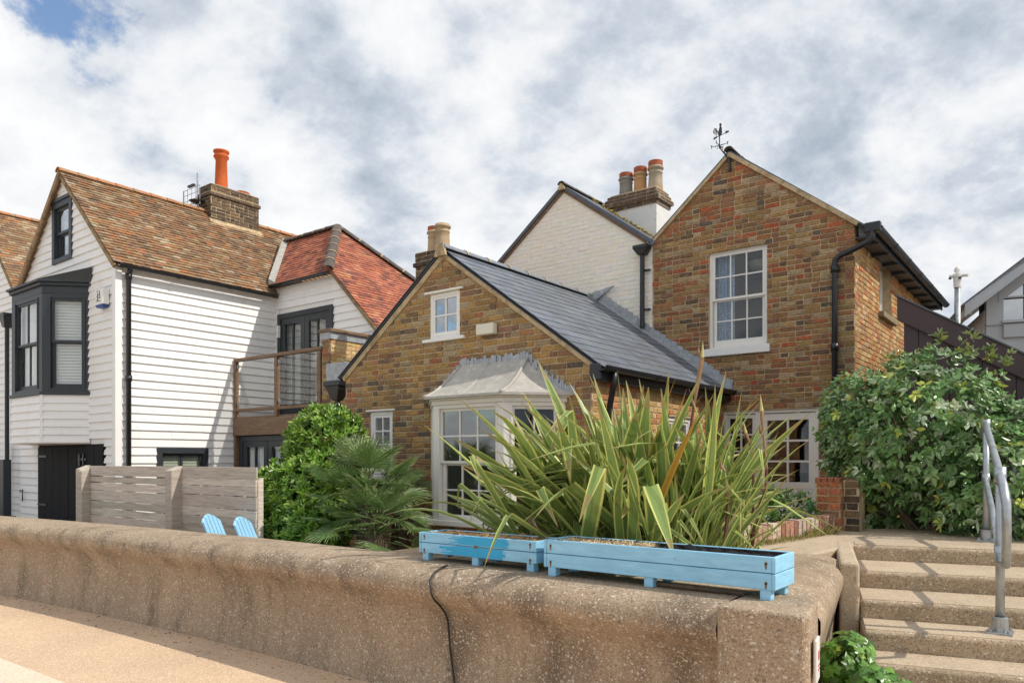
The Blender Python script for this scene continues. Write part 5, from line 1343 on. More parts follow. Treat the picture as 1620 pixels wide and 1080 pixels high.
# ================================================================== HANDRAIL
hr = thing('handrail', 'galvanised tubular steel handrail beside the concrete steps', 'handrail', (-.6, 6.5, .7))
P1 = Vector((-.69, 7.83, .884)); P2 = Vector((-.42, 5.62, .509))
def flange(p): 
    f = MB(); f.box(p.x - .07, p.x + .07, p.y - .07, p.y + .07, p.z, p.z + .012)
    for sx_ in (-1, 1):
        for sy_ in (-1, 1): f.lathe(p.x + sx_ * .05, p.y + sy_ * .05, [(.012, p.z), (.012, p.z + .03), (0, p.z + .032)], 8)
    f.lathe(p.x, p.y, [(.045, p.z), (.045, p.z + .10), (.03, p.z + .105)], 14); f.build('base_flange', m_steel, hr)
flange(P1); flange(P2)
MB().tube([P1, P1 + Vector((0, 0, 1.03))], .026, 14).build('post', m_steel, hr, smooth=True)
MB().tube([P2, P2 + Vector((0, 0, 1.0))], .026, 14).build('post', m_steel, hr, smooth=True)
T1 = P1 + Vector((.0, 0, 1.03)); T2 = P2 + Vector((0, 0, 1.0)); d = (T2 - T1)
end = T2 + d.normalized() * .35
ra = [T1 + Vector((-.05, .18, -.10)), T1 + Vector((-.03, .12, -.02)), T1 + Vector((-.01, .05, .02)), T1 + Vector((0, -.04, .015))] + [T1 + d * t for t in (.15, .4, .7, 1.0)] + [end, end + Vector((.02, -.08, -.10)), end + Vector((.02, -.06, -.30)), end + Vector((.01, .05, -.47)), T2 + d.normalized() * .12 + Vector((0, 0, -.53)), T2 + Vector((0, 0, -.5))]
MB().tube(ra, .025, 14).build('top_rail', m_steel, hr, smooth=True)
M1 = P1 + Vector((0, 0, .55)); M2 = P2 + Vector((0, 0, .5)); MB().tube([M1 + Vector((0, .05, 0)), M1 + Vector((0, -.06, -.005)), (M1 + M2) / 2, M2], .024, 14).build('mid_rail', m_steel, hr, smooth=True)
fit = MB()
for p in (T1, M1, T2, M2): fit.tube([p - Vector((0, 0, .05)), p + Vector((0, 0, .05))], .034, 14)
fit.tube([T2 - d.normalized() * .06, T2 + d.normalized() * .06], .034, 14); fit.build('clamp_fitting', m_steel, hr, smooth=True)
hr2 = thing('far_handrail', 'second galvanised handrail running off behind the first one', 'handrail', (.2, 8.2, .88))
t_ = MB(); t_.tube([(-.72, 8.12, 1.72), (-.45, 8.2, 1.66), (.6, 8.5, 1.25), (1.6, 8.8, .9)], .026, 12); t_.build('top_rail', m_steel, hr2, smooth=True)
t_ = MB(); t_.tube([(-.68, 8.13, 1.25), (-.4, 8.2, 1.2), (.6, 8.5, .98)], .024, 12); t_.build('mid_rail', m_steel, hr2, smooth=True)
t_ = MB(); t_.tube([(-.5, 8.18, .88), (-.5, 8.18, 1.70)], .026, 12); t_.build('post', m_steel, hr2, smooth=True)

# ================================================================== BRICK BORDER AND PIER
bb_ = thing('brick_border', 'low curved border of red bricks on edge beside the terrace', 'border', (-2.1, 6.9, .8))
core = MB(); pts = [(-2.36, 5.75), (-2.27, 6.15), (-2.17, 6.6), (-2.08, 7.05), (-2.02, 7.5), (-1.98, 7.95)]
rs = random.Random(19); BRE = []
for q in range(4):
    v, f = brick_geo(.066, .125, .05, rs, .003, .006)
    vv = [(p[0], p[1] if p[1] > 0 else p[1], p[2]) for p in v]
    me = bpy.data.meshes.new('brick'); me.from_pydata([(p[0], p[1] * 1.0, p[2]) for p in vv] , [], f)
    me.materials.append(m_brick_o); me.update(); BRE.append(me)
bmes = []
for q in range(4):
    v = MB(); j = lambda: rs.uniform(-.004, .004)
    v.hexa([(j(), j(), 0), (.060 + j(), j(), 0), (.060 + j(), .105 + j(), 0), (j(), .105 + j(), 0)], [(j(), j(), .165 + j()), (.060 + j(), j(), .165 + j()), (.060 + j(), .105 + j(), .165 + j()), (j(), .105 + j(), .165 + j())])
    me = bpy.data.meshes.new('brick'); me.from_pydata(v.v, [], v.f); me.materials.append(m_brick_o); me.update(); bmes.append(me)
PAL_EDGE = [((.38, .20, .14), 4), ((.46, .30, .23), 4), ((.55, .44, .36), 4), ((.33, .14, .09), 3)]
for i in range(len(pts) - 1):
    A_, B_ = Vector(pts[i]), Vector(pts[i + 1]); L_ = (B_ - A_).length; n = int(L_ / .076); dd = (B_ - A_).normalized(); ang = math.atan2(dd.y, dd.x)
    for k in range(n):
        p = A_ + dd * (L_ * k / n)
        inst('brick', rs.choice(bmes), bb_, Matrix.Translation((p.x, p.y, .868 + rs.uniform(-.008, .010) + .03 * (i / 5))) @ Matrix.Rotation(ang + rs.uniform(-.03, .03), 4, 'Z'), pick(PAL_EDGE, rs))
    core.hexa([(A_.x - .012, A_.y, .80), (B_.x - .012, B_.y, .80), (B_.x - .18, B_.y, .80), (A_.x - .18, A_.y, .80)], [(A_.x - .012, A_.y, 1.005 + .03 * i / 5), (B_.x - .012, B_.y, 1.005 + .03 * i / 5), (B_.x - .10, B_.y, 1.005 + .03 * i / 5), (A_.x - .10, A_.y, 1.005 + .03 * i / 5)])
core.build('mortar_bed', m_mortar, bb_)
bp = thing('brick_pier', 'short square brick pier between the border and the leafy bush', 'pier', (-1.9, 8.1, .8))
PX0, PX1, PY0, PY1 = -2.20, -1.955, 8.0, 8.25
pc = MB().box(PX0, PX1, PY0, PY1, .5, 1.36).build('core', m_mortar, bp)
bricks(None, pc, (0, PY0, 0, 0), rect(PX0, PX1, .80, 1.38), [], [((.33, .12, .06), 4), ((.40, .15, .07), 3), ((.27, .14, .09), 3), ((.22, .12, .08), 2)], 60, m_brick_o, m_brick_a, 'stock', seed=95)
bricks(None, pc, (PX1, 0, 0, rad(90)), rect(PY0, PY1, .80, 1.38), [], [((.33, .12, .06), 4), ((.27, .14, .09), 3), ((.22, .12, .08), 2)], 60, m_brick_o, m_brick_a, 'stock', seed=96)
for i in range(4):
    MB().box(PX0 + (PX1 - PX0) * i / 4, PX0 + (PX1 - PX0) * (i + 1) / 4 - .008, PY0 - .005, PY1, 1.365, 1.425).build('capping_brick', mat('pier_cap', (.30, .11, .06), .9, var=.35, vscale=14, bump=.6, bscale=50) if i == 0 else bpy.data.materials['pier_cap'], bp, bevel=.006, segs=1)
bp2 = thing('dark_pier', 'dark brown brick pier standing beside the short brick pier', 'pier', (-1.65, 8.3, .8))
pc = MB().box(-1.95, -1.80, 8.10, 8.35, .5, 1.40).build('core', m_mortar, bp2)
bricks(None, pc, (0, 8.10, 0, 0), rect(-1.95, -1.80, .80, 1.42), [], PAL_DARK, 40, m_brick_o, m_brick_a, 'stock', seed=97)  # bricks drawn from the dark palette
tp = MB(); tp.tube([(-2.24, 7.98, .95), (-2.24, 7.98, 1.18)], .014, 8); tp.tube([(-2.30, 7.97, 1.0), (-2.18, 7.97, 1.0)], .01, 6); tp.tube([(-2.24, 7.98, 1.17), (-2.24, 7.93, 1.18)], .014, 8)
tag(tp.build('garden_tap', m_blue2, None, origin=(-2.24, 7.98, .95)), 'small blue garden tap beside the brick pier', 'tap')

# ================================================================== PLANTS
def leaf_add(V, Fc, C, p, d, side, L, W, col, fold=.25, droop=.15):
    """one leaf of six points, folded along its midrib"""
    n = d.cross(side).normalized(); b = len(V)
    m1, m2 = p + d * L * .38, p + d * L * .72 - n * 0
    t = p + d * L + Vector((0, 0, -droop * L))
    m1 = m1 + Vector((0, 0, -droop * L * .12)); m2 = m2 + Vector((0, 0, -droop * L * .45))
    V += [p, m1 + side * W * .5 + n * W * fold, m2 + side * W * .38 + n * W * fold, t, m2 - side * W * .38 + n * W * fold, m1 - side * W * .5 + n * W * fold]
    Fc += [(b, b + 1, b + 2, b + 3), (b, b + 3, b + 4, b + 5)]; C += [col, col]
def rnd_dir(rng):
    z = rng.uniform(-1, 1); t = rng.uniform(0, 2 * math.pi); r = math.sqrt(1 - z * z); return Vector((r * math.cos(t), r * math.sin(t), z))
def ell_points(rng, ells, n, depth=.25, bump=.16, bfreq=3.2, zmin=None):
    """points scattered through the outer part of a union of ellipsoids, with outward directions"""
    tot = sum((e[1][0] * e[1][1] + e[1][1] * e[1][2] + e[1][0] * e[1][2]) for e in ells); out = []
    while len(out) < n:
        q = rng.uniform(0, tot)
        for e in ells:
            q -= e[1][0] * e[1][1] + e[1][1] * e[1][2] + e[1][0] * e[1][2]
            if q <= 0: break
        c, r = Vector(e[0]), e[1]; d = rnd_dir(rng)
        k = 1 - depth * rng.random() ** 1.7
        f = 1 + bump * mnoise.noise(Vector((d.x * bfreq + c.x, d.y * bfreq + c.y, d.z * bfreq + c.z))) + bump * .6 * mnoise.noise(d * bfreq * 2.3 + c)
        p = c + Vector((d.x * r[0], d.y * r[1], d.z * r[2])) * k * f
        if zmin is not None and p.z < zmin: continue
        ok = True
        for e2 in ells:
            if e2 is e: continue
            w = p - Vector(e2[0]); s = (w.x / e2[1][0]) ** 2 + (w.y / e2[1][1]) ** 2 + (w.z / e2[1][2]) ** 2
            if s < (1 - depth) ** 2 * .8: ok = False; break
        if not ok: continue
        nn = Vector((d.x / r[0], d.y / r[1], d.z / r[2])).normalized(); out.append((p, nn, k))
    return out
def foliage(name, parent, m, rng, ells, n, per, L, W, pal, depth=.25, bump=.16, up=.3, droop=.15, spread=.9, zmin=None, bfreq=3.2, toward=None):
    V, Fc, C = [], [], []
    for p, nn, k in ell_points(rng, ells, n, depth, bump, bfreq, zmin):
        ax = (nn + Vector((0, 0, up)) + rnd_dir(rng) * .45).normalized()
        x = ax.cross(Vector((0, 0, 1)) if abs(ax.z) < .9 else Vector((1, 0, 0))).normalized(); y = ax.cross(x)
        c0 = pick(pal, rng); ph = rng.uniform(0, 6.28)
        for i in range(per):
            t = ph + i * 2.4; rad_ = x * math.cos(t) + y * math.sin(t); f = rng.uniform(.5, 1) * spread
            d = (ax * (1 - f * .75) + rad_ * f).normalized(); side = d.cross(ax)
            if side.length < 1e-3: side = d.cross(Vector((0, 0, 1)))
            side.normalize(); l = L * rng.uniform(.7, 1.15); kk = rng.uniform(.85, 1.15)
            leaf_add(V, Fc, C, p - ax * rng.uniform(0, L * .6), d, side, l, W * rng.uniform(.8, 1.15), (c0[0] * kk, c0[1] * kk, c0[2] * kk), droop=droop)
    mb = MB(); mb.v = [tuple(v) for v in V]; mb.f = Fc; mb.c = C
    return stuff(mb.build(name, m, parent))
def branches(parent, rng, base, ells, n, r0):
    b = MB(); base = Vector(base)
    for i in range(n):
        e = rng.choice(ells); tgt = Vector(e[0]) + Vector((rng.uniform(-.6, .6) * e[1][0], rng.uniform(-.6, .6) * e[1][1], rng.uniform(-.2, .7) * e[1][2]))
        s = base + Vector((rng.uniform(-.15, .15), rng.uniform(-.15, .15), 0)); mid = s.lerp(tgt, .5) + rnd_dir(rng) * .12
        b.tube([s, s.lerp(mid, .5) + rnd_dir(rng) * .05, mid, mid.lerp(tgt, .5) + rnd_dir(rng) * .05, tgt], [r0, r0 * .8, r0 * .6, r0 * .4, r0 * .15], 6)
    return b.build('branches', m_bark, parent, smooth=True)

# ---- bright green shrub by the cottage
rv = random.Random(101)
gb = thing('green_shrub', 'tall bright lime green shrub with a domed top beside the cottage', 'shrub', (-8.35, 6.4, .35))
gel = [((-7.85, 6.25, 1.72), (.60, .50, .60)), ((-8.10, 5.78, 1.12), (.50, .40, .48)), ((-7.95, 5.65, .72), (.60, .40, .42)), ((-7.55, 5.70, 1.12), (.52, .42, .50)), ((-7.35, 5.60, .80), (.55, .40, .42)), ((-7.55, 6.0, 1.2), (.55, .45, .60))]
PAL_LIME = [((.20, .36, .04), 4), ((.27, .44, .06), 4), ((.13, .26, .03), 3), ((.38, .53, .11), 1.6), ((.08, .16, .025), 2)]
foliage('foliage', gb, m_leafg, rv, gel, 4200, 7, .085, .032, PAL_LIME, depth=.22, bump=.13, up=.5, droop=.05, spread=.8)
branches(gb, rv, (-8.3, 6.25, .35), gel, 14, .03)
# ---- silver leaved shrub between
gs = thing('silver_shrub', 'greyish leaved shrub tucked between lime shrub and fan palm', 'shrub', (-7.45, 6.0, .35))
gel2 = [((-7.62, 5.95, 1.42), (.36, .30, .26)), ((-7.22, 6.15, 1.72), (.26, .22, .22)), ((-7.5, 6.0, 1.0), (.4, .3, .5))]
foliage('foliage', gs, m_leaf, rv, gel2, 420, 7, .11, .03, [((.16, .23, .11), 3), ((.24, .30, .17), 3), ((.10, .17, .07), 3)], depth=.3, up=.2, droop=.45, spread=1.0)
branches(gs, rv, (-7.5, 6.05, .35), gel2, 8, .02)

# ---- fan palms
def frond_mesh(rng, nseg=24, R_=.48, spread=rad(165)):
    mb = MB()
    for i in range(nseg):
        a_ = -spread / 2 + spread * i / (nseg - 1); l_ = R_ * rng.uniform(.85, 1.05) * (1 - .18 * abs(a_) / (spread / 2)); d = Vector((math.sin(a_), math.cos(a_), 0)); s_ = Vector((d.y, -d.x, 0)); up_ = .05 * (1 if i % 2 else -1)
        dr = rng.uniform(.02, .14); w0, w1 = .003, R_ * .020
        k = rng.uniform(.8, 1.2); c1 = (.17 * k, .27 * k, .085 * k); c2 = (.36 * k, .42 * k, .19 * k)
        p0 = d * .02; p1 = d * l_ * .45 + Vector((0, 0, up_ * .1)); p2 = d * l_ * .78 + Vector((0, 0, -dr * l_ * .25)); p3 = d * l_ + Vector((0, 0, -dr * l_ * .75))
        v = [p0 - s_ * w0, p0 + s_ * w0, p1 + s_ * w1 + Vector((0, 0, .008)), p1, p1 - s_ * w1 + Vector((0, 0, .008)), p2 + s_ * w1 * .7 + Vector((0, 0, .006)), p2, p2 - s_ * w1 * .7 + Vector((0, 0, .006)), p3]
        mb.add(v, [(0, 1, 2, 3), (0, 3, 4), (3, 2, 5, 6), (4, 3, 6, 7)], c1); mb.add([v[5], v[8], v[6]], [(0, 1, 2)], c2); mb.add([v[6], v[8], v[7]], [(0, 1, 2)], c2)
    mb.tube([(0, .05, .0), (0, -.25, -.03), (0, -.62, -.12)], [.006, .009, .012], 5, (.16, .22, .07))
    me = bpy.data.meshes.new('frond'); me.from_pydata([tuple(p) for p in mb.v], [], mb.f)
    at = me.color_attributes.new('Col', 'FLOAT_COLOR', 'CORNER'); buf = []
    for f, c in zip(mb.f, mb.c): buf += [c[0], c[1], c[2], 1.0] * len(f)
    at.data.foreach_set('color', buf); me.materials.append(m_leaf); me.update(); return me
rp = random.Random(33); FM = [frond_mesh(rp) for _ in range(6)]
def palm(lab, cx, cy, cz, n, sc, seed):
    rng = random.Random(seed); t = thing('fan_palm', lab, 'palm', (cx, cy, .35), group='fan palms in front of the cottage')
    MB().tube([(cx, cy, .3), (cx + .03, cy, cz - .1), (cx, cy, cz)], [.13, .11, .09], 10).build('trunk', m_bark, t)
    for i in range(n):
        az = i * 2.39996 + rng.uniform(-.2, .2); el = rad(-18 + 102 * ((i + .5) / n) ** .9) + rng.uniform(-.12, .12); s_ = sc * rng.uniform(.85, 1.15)
        d = Vector((math.cos(az) * math.cos(el), math.sin(az) * math.cos(el), math.sin(el)))
        up_ = Vector((0, 0, 1)); x = d.cross(up_).normalized(); nn = x.cross(d).normalized(); tilt = rng.uniform(-.5, .5)
        M_ = Matrix(((x.x, d.x, nn.x, 0), (x.y, d.y, nn.y, 0), (x.z, d.z, nn.z, 0), (0, 0, 0, 1)))
        pos = Vector((cx, cy, cz)) + d * .62 * s_ + Vector((0, 0, -.02))
        inst('frond', rng.choice(FM), t, Matrix.Translation(pos) @ M_ @ Matrix.Rotation(tilt, 4, 'Y') @ Matrix.Rotation(rng.uniform(-.5, .05), 4, 'X') @ Matrix.Scale(s_, 4))
palm('spiky green fan palm rising highest in front of the small white window', -6.72, 5.92, 1.08, 36, .80, 1)
palm('lower fan palm spreading beside the bay window behind the sea wall', -6.30, 5.70, .75, 34, .72, 2)
palm('darker fan palm growing close to the brown brick wall beside the bay', -6.98, 6.72, .95, 26, .62, 3)

# ---- New Zealand flax
def blade_mesh(rng, bend, fold_at=None, fold_ang=1.5, W=.03, warm=0.0):
    n = 9; rows_ = []; p = Vector((0, 0, 0)); ang = 0.0
    for i in range(n + 1):
        t = i / n; w = W * (min(1, .55 + t * 1.6) if t < .3 else 1.0) * (1 - max(0, (t - .62) / .38) ** 1.5 * .97); rows_.append((p.copy(), ang, w, t))
        ang += bend * (t ** 1.3) / n * 2.0
        if fold_at and abs(t - fold_at) < .5 / n: ang += fold_ang
        p = p + Vector((math.sin(ang), 0, math.cos(ang))) / n
    mb = MB(); k = rng.uniform(.85, 1.15)
    g1 = (.185 * k, .275 * k, .07 * k); g2 = (.24 * k, .335 * k, .095 * k); ye = (.58 * k, .60 * k, .18 * k); tipc = (.40, .27, .13)
    vs_ = []
    for (p, a_, w, t) in rows_:
        nn = Vector((math.cos(a_), 0, -math.sin(a_))); fd_ = .55 * w * (1 - t * .5)
        for s_, h_ in ((-1, 1), (-.72, .72), (0, 0), (.72, .72), (1, 1)): vs_.append(p + Vector((0, s_ * w, 0)) + nn * (-h_ * fd_))
    for i in range(n):
        for j in range(4):
            c = ye if j in (0, 3) else (g1 if j == 1 else g2)
            if i >= n - 1: c = tuple(.4 * c[q] + .6 * tipc[q] for q in range(3))
            if warm: c = tuple(c[q] * (1 - warm) + (.55, .24, .03)[q] * warm for q in range(3))
            mb.add([vs_[i * 5 + j], vs_[i * 5 + j + 1], vs_[(i + 1) * 5 + j + 1], vs_[(i + 1) * 5 + j]], [(0, 1, 2, 3)], c)
    me = bpy.data.meshes.new('blade'); me.from_pydata([tuple(p) for p in mb.v], [], mb.f)
    at = me.color_attributes.new('Col', 'FLOAT_COLOR', 'CORNER'); buf = []
    for f, c in zip(mb.f, mb.c): buf += [c[0], c[1], c[2], 1.0] * len(f)
    at.data.foreach_set('color', buf); me.materials.append(m_flax); me.update(); return me
rf_ = random.Random(55)
BLS = [blade_mesh(rf_, b) for b in (.08, .22, .42, .65, .9, 1.25)]
BLF = [blade_mesh(rf_, .15, .62, 1.5), blade_mesh(rf_, .25, .7, 1.15), blade_mesh(rf_, .1, .55, 1.7), blade_mesh(rf_, .3, .78, 1.9)]
BLW = [blade_mesh(rf_, .2, None, 1, .022, .75), blade_mesh(rf_, .4, None, 1, .02, .9)]
fx = thing('flax_plant', 'big clump of striped sword leaved flax leaning over the blue planters', 'plant', (-2.75, 4.85, .8))
def blade(me, base, az, lean, L, roll, wsc=1.0):
    M_ = Matrix.Translation(base) @ Matrix.Rotation(az, 4, 'Z') @ Matrix.Rotation(lean, 4, 'Y') @ Matrix.Rotation(roll, 4, 'Z') @ Matrix.Diagonal((L, L * wsc, L, 1))
    return inst('leaf', me, fx, M_)
# fans of leaves: (x, y, count, mean azimuth toward the lean, lean range, length range)
fans = []
for i in range(30):
    fans.append((rf_.uniform(-3.12, -2.0), rf_.uniform(4.45, 5.25)))
for (bx2, by2) in fans:
    q = (bx2 + 3.25) / 1.25           # 0 = left side of the clump, 1 = right side
    for k in range(9):
        base = Vector((bx2 + rf_.uniform(-.07, .07), by2 + rf_.uniform(-.06, .06), .80))
        # left leaves lean left with the wind, right ones stand nearly upright
        az = math.pi + rf_.gauss(0.05, .6) if rf_.random() < .92 - .45 * q else rf_.uniform(-1.4, 1.2)
        lean = abs(rf_.gauss(.68 - .44 * q, .24)); L_ = rf_.uniform(.95, 1.62) * (1.0 - .12 * q)
        if lean > .9: L_ *= .9
        r_ = rf_.random()
        me = rf_.choice(BLS) if r_ < .74 else (rf_.choice(BLF) if r_ < .97 or q < .45 else rf_.choice(BLW))
        blade(me, base, az, min(lean, 1.15), L_, rf_.uniform(-.9, .9), rf_.uniform(.85, 1.45))
# a few marked blades of the photograph: long ones thrown out to the left, tall ones
for (bx2, by2, az, lean, L_, me) in ((-2.75, 4.8, 3.1, .34, 1.62, BLS[1]), (-2.6, 4.9, 3.3, .22, 1.5, BLS[0]), (-2.85, 4.7, 2.95, .45, 1.6, BLS[2]), (-2.5, 4.95, 2.8, .16, 1.45, BLS[1]), (-2.35, 4.85, 3.4, .12, 1.4, BLS[0]), (-2.7, 4.95, 3.0, .28, 1.55, BLS[2]), (-3.1, 4.5, 3.05, 1.12, 1.15, BLS[1]), (-3.1, 4.55, 3.2, 1.02, 1.25, BLS[2]), (-3.0, 4.5, 3.0, .92, 1.35, BLS[1]), (-2.95, 4.6, 3.1, .78, 1.4, BLS[2]), (-2.6, 4.7, 3.2, .42, 1.75, BLS[0]), (-2.45, 4.8, 3.0, .30, 1.55, BLS[1]), (-2.9, 4.5, 3.0, .55, 1.35, BLF[0]), (-2.7, 4.45, 2.9, .6, 1.2, BLF[2]), (-2.5, 4.4, 3.5, .5, 1.1, BLF[1]), (-2.05, 4.6, .3, .45, 1.1, BLS[1]), (-1.98, 4.6, .1, .65, .9, BLS[0]), (-2.0, 4.5, .2, .85, .75, BLS[2]), (-2.3, 4.4, -1.2, .5, .55, BLS[3])):
    blade(me, Vector((bx2, by2, .8)), az, lean, L_, rf_.uniform(-.5, .5))
# the many narrower and withered leaves between them
sm = MB()
for i in range(560):
    q = rf_.random(); base = Vector((-3.3 + 1.4 * q + rf_.uniform(-.05, .05), rf_.uniform(4.48, 5.25), .80)); dry = rf_.random() < .16
    az = math.pi + rf_.gauss(.1, .9) if rf_.random() < .8 - .4 * q else rf_.uniform(-1.6, 1.6)
    lean = min(1.05, abs(rf_.gauss(.70 - .35 * q, .30))); L_ = rf_.uniform(.5, 1.35)
    if dry: L_ = min(L_, .75)
    src_ = rf_.choice(BLS + BLF); M_ = Matrix.Translation(base) @ Matrix.Rotation(az, 4, 'Z') @ Matrix.Rotation(lean, 4, 'Y') @ Matrix.Rotation(rf_.uniform(-1, 1), 4, 'Z') @ Matrix.Diagonal((L_, L_ * rf_.uniform(.35, .75), L_, 1))
    cd = [tuple(c.color[:3]) for c in src_.color_attributes['Col'].data]; n0 = 0
    vv = [M_ @ v.co for v in src_.vertices]; b0 = len(sm.v); sm.v += [tuple(v) for v in vv]
    for p in src_.polygons:
        c = cd[n0]; n0 += len(p.vertices); sm.f.append(tuple(b0 + v for v in p.vertices)); sm.c.append((.58, .47, .28) if dry else c)
stuff(sm.build('small_leaves', m_flax, fx))
m_stalk = mat('flax_stalk', src='attr', rough=.6, var=.15, vscale=20)
def stalk(pts, r, budz):
    b = MB(); n = len(pts)
    for i in range(n - 1):
        t = i / (n - 1); c = (.17, .055, .05) if t < .45 else ((.30, .17, .09) if t < .75 else (.50, .46, .18))
        rr = [r * (1.0 - .5 * t + (.6 if t > .7 else 0)), r * (1.0 - .5 * (t + 1 / n) + (.6 if .65 < t + 1 / n < .93 else 0) - (.45 if i == n - 2 else 0))]
        b.tube([pts[i], pts[i + 1]], rr, 7, c)
        if i % 2 == 1 and t < .8:
            p = Vector(pts[i + 1]); b.tube([p, p + Vector((.025 * (-1) ** i, 0, .03)), p + Vector((.03 * (-1) ** i, 0, .07))], [.008, .009, .002], 5, (.32, .15, .10))
    return b.build('flower_stalk', m_stalk, fx)
def onpix(x, y, b):   # a point of the place seen along a measured bearing, at inland distance b
    t, u = (x - 810) / 1179, (728 - y) / 1179; c_, s_ = math.cos(rad(37.5)), math.sin(rad(37.5)); d = b / (c_ + t * s_); return Vector((d * (t * c_ - s_), b, 1.6 + u * d))
stalk([onpix(1062, 860, 4.95), onpix(1072, 800, 4.9), onpix(1083, 745, 4.9), onpix(1090, 690, 4.9), onpix(1098, 640, 4.9), onpix(1105, 600, 4.9), onpix(1111, 565, 4.9), onpix(1112, 540, 4.9)], .012, 0)
stalk([onpix(1190, 865, 5.0), onpix(1196, 810, 5.0), onpix(1210, 780, 5.0), onpix(1213, 740, 5.0), onpix(1208, 690, 5.0), onpix(1205, 650, 5.0), onpix(1203, 624, 5.0)], .012, 0)
stalk([onpix(1188, 860, 5.1), onpix(1192, 790, 5.1), onpix(1192, 740, 5.1), onpix(1186, 700, 5.1), onpix(1180, 685, 5.1), onpix(1176, 666, 5.1)], .010, 0)
stalk([onpix(1145, 865, 4.6), onpix(1150, 820, 4.6), onpix(1152, 790, 4.6), onpix(1151, 770, 4.6), onpix(1147, 745, 4.6)], .010, 0)
MB().lathe(-2.7, 4.85, [(.55, .79), (.48, .95), (.30, 1.05), (0, 1.06)], 16).build('root_mass', m_bark, fx)

# ---- glossy variegated bush beside the steps
rv = random.Random(202)
eb_ = thing('leafy_bush', 'large glossy grey green evergreen bush beside the brick house and steps', 'bush', (-.9, 8.6, .4))
eel = [((-1.30, 8.55, 1.93), (.74, .68, .80)), ((-.35, 8.75, 1.50), (.85, .70, .72)), ((-1.55, 8.75, 1.75), (.60, .55, .62)), ((-.55, 8.35, 1.35), (.72, .52, .60)), ((.5, 8.9, 1.35), (.8, .7, .72)), ((-1.95, 9.0, 1.65), (.45, .45, .55)), ((-1.45, 9.1, .95), (.65, .40, .50)), ((-1.92, 8.72, 2.08), (.46, .45, .48))]
PAL_EL = [((.15, .29, .085), 5), ((.21, .36, .13), 4), ((.31, .45, .22), 2.8), ((.50, .58, .40), 1.5), ((.46, .52, .10), .8), ((.08, .17, .05), 2.6)]
foliage('foliage', eb_, m_leafg, rv, eel, 4400, 5, .082, .042, PAL_EL, depth=.28, bump=.22, up=.25, droop=.2, spread=.95, zmin=.62, bfreq=3.8)
branches(eb_, rv, (-1.0, 8.75, .4), eel, 22, .035)
# the leaves that stand out largest, one by one
def single_leaf(L, W):
    V, Fc, C = [], [], []; leaf_add(V, Fc, C, Vector((0, 0, 0)), Vector((0, 1, 0)), Vector((1, 0, 0)), L, W, None)
    me = bpy.data.meshes.new('leaf'); me.from_pydata([tuple(v) for v in V], [], Fc); me.materials.append(m_leaf_o); me.update(); return me
LM = [single_leaf(.095, .05), single_leaf(.085, .042), single_leaf(.10, .046)]
cand = [q for q in ell_points(rv, eel, 900, .03, .22, 3.8, 1.0) if q[1].y < .1 and q[2] > .97]
for p, nn, k in cand[:220]:
    ax = (nn + rnd_dir(rv) * .7 + Vector((0, 0, .2))).normalized(); x = ax.cross(rnd_dir(rv)).normalized(); y = ax.cross(x)
    inst('leaf', rv.choice(LM), eb_, Matrix(((x.x, y.x, ax.x, p.x), (x.y, y.y, ax.y, p.y), (x.z, y.z, ax.z, p.z), (0, 0, 0, 1))), pick(PAL_EL, rv))
# shoots on top and withered leaves
sho = [((-1.12 + i * .13, 8.5 + rv.uniform(-.2, .2), 2.80 - abs(i) * .045 + rv.uniform(-.05, .06)), (.05, .05, .12)) for i in range(-4, 5)]
foliage('shoots', eb_, m_leafg, rv, sho, 45, 5, .075, .032, [((.26, .32, .06), 3), ((.20, .27, .10), 3), ((.34, .27, .10), 1)], depth=.8, up=1.2, droop=.1, spread=.7)
foliage('withered_leaves', eb_, m_leaf, rv, [((-2.0, 8.62, 1.80), (.16, .08, .14)), ((-1.80, 8.52, 1.72), (.14, .08, .10))], 46, 4, .08, .035, [((.42, .24, .13), 3), ((.30, .16, .08), 2), ((.50, .33, .2), 1)], depth=.6, droop=.6)
# ---- small flowering bush in front of the french doors
dbh = thing('flowering_bush', 'low dense green bush with a few orange flowers below the french doors', 'bush', (-2.75, 7.6, .8))
del_ = [((-2.75, 7.55, 1.10), (.42, .38, .30)), ((-2.40, 7.75, 1.05), (.32, .3, .26)), ((-3.1, 7.4, 1.15), (.4, .35, .34))]
foliage('foliage', dbh, m_leaf, rv, del_, 1100, 6, .055, .016, [((.10, .22, .035), 4), ((.14, .28, .05), 3), ((.06, .13, .025), 3), ((.22, .34, .08), 1)], depth=.3, up=.6, droop=.1, spread=.8)
fl_ = MB()
for p, nn, k in ell_points(rv, del_, 22, .02, .1): fl_.lathe(p.x, p.y, [(0, p.z - .008), (.022, p.z + .004), (0, p.z + .012)], 7, rv.choice([(.62, .26, .02), (.28, .10, .09), (.30, .12, .10)]))
stuff(fl_.build('flowers', m_straw, dbh)); branches(dbh, rv, (-2.7, 7.6, .8), del_, 8, .012)
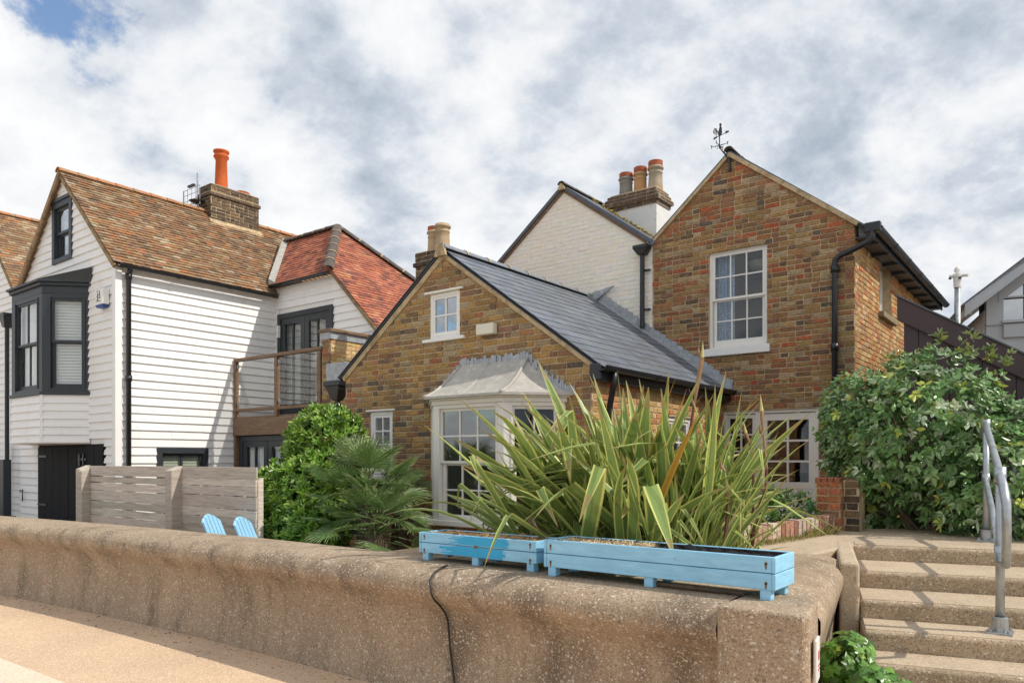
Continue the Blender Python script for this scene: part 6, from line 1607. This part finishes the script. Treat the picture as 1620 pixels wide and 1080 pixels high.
# ---- ivy at the foot of the steps
iv = thing('ivy', 'bright green ivy growing at the foot of the steps by the wall end', 'ivy', (-.95, 4.6, .2))
V, Fc, C = [], [], []
iel = [((-1.12, 4.72, .42), (.14, .26, .14)), ((-.94, 4.55, .26), (.22, .26, .16)), ((-.72, 4.42, .15), (.26, .20, .13)), ((-1.15, 5.0, .44), (.08, .18, .08))]
for p, nn, k in ell_points(rv, iel, 620, .4, .3, 4):
    ax = (nn + Vector((.1, -.5, .4)) + rnd_dir(rv) * .5).normalized(); x = ax.cross(Vector((0, 0, 1))).normalized(); y = ax.cross(x) * -1
    s_ = rv.uniform(.028, .048); col = pick([((.10, .24, .03), 4), ((.15, .32, .045), 3), ((.06, .15, .02), 3), ((.32, .40, .04), .5)], rv); b = len(V); m_ = 10
    for i in range(m_):
        t = -math.pi / 2 + 2 * math.pi * i / m_; r_ = s_ * (1.0 if i % 2 else .62) * (1.2 if i == 5 else 1); V.append(p + x * math.cos(t) * r_ + y * math.sin(t) * r_ + ax * (0 if i % 2 else .006))
    V.append(p + ax * .008); Fc += [(b + i, b + (i + 1) % m_, b + m_) for i in range(m_)]; C += [col] * m_
mb = MB(); mb.v = [tuple(v) for v in V]; mb.f = Fc; mb.c = C; stuff(mb.build('foliage', m_leafg, iv)); branches(iv, rv, (-1.05, 4.7, .1), iel, 14, .008)
# ---- weeds along the brick border
wd_ = thing('weeds', 'patchy dry weeds growing along the foot of the brick border', 'weeds', (-2.0, 7.0, .88))
V, Fc, C = [], [], []
for i in range(420):
    t = rv.random(); p = Vector((-2.20 + .22 * t + rv.uniform(-.01, .09), 6.15 + 1.6 * t, .884)); a_ = rv.uniform(0, 6.28); d = Vector((math.cos(a_) * .5, math.sin(a_) * .5, 1)).normalized(); side = Vector((-math.sin(a_), math.cos(a_), 0))
    leaf_add(V, Fc, C, p, d, side, rv.uniform(.03, .12) * (1.3 if t > .6 else .7), .008, pick([((.30, .30, .08), 3), ((.42, .32, .16), 3), ((.18, .24, .05), 2)], rv), droop=.3)
mb = MB(); mb.v = [tuple(v) for v in V]; mb.f = Fc; mb.c = C; stuff(mb.build('tufts', m_leaf, wd_))
# ---- creeper by the side wall and plants behind the fence
cr = thing('wall_creeper', 'small green creeper on the sunny side wall of the brick house', 'creeper', (-2.4, 14.4, 2.8))
foliage('foliage', cr, m_leaf, rv, [((-2.35, 14.3, 3.2), (.15, .3, .4))], 140, 5, .07, .04, PAL_LIME, depth=.5)

# ---- loose shingle along the foot of the wall
rv = random.Random(404); pb_ = MB()
for i in range(520):
    a_ = -13 + 12 * rv.random() ** .9; b_ = 3.60 + woff(a_) - rv.random() ** 2.2 * .35; r_ = rv.uniform(.004, .013); z_ = r_ * .4
    c_ = pick([((.50, .38, .26), 4), ((.34, .24, .16), 3), ((.60, .52, .42), 2), ((.20, .17, .15), 1)], rv)
    n_ = 6; ph = rv.uniform(0, 6); e_ = rv.uniform(.6, 1)
    ring_ = [(a_ + r_ * math.cos(ph + 2 * math.pi * k / n_), b_ + r_ * e_ * math.sin(ph + 2 * math.pi * k / n_), z_) for k in range(n_)]
    low_ = [(p[0], p[1], -.002) for p in ring_]
    pb_.add(ring_ + [(a_, b_, z_ + r_ * .35)] + low_, [(k, (k + 1) % n_, 6) for k in range(n_)] + [(7 + k, 7 + (k + 1) % n_, (k + 1) % n_, k) for k in range(n_)], c_)
lsh = pb_.build('loose_shingle', m_straw); stuff(lsh); lsh['label'] = 'scattered loose pebbles along the foot of the sea wall'; lsh['category'] = 'pebbles'
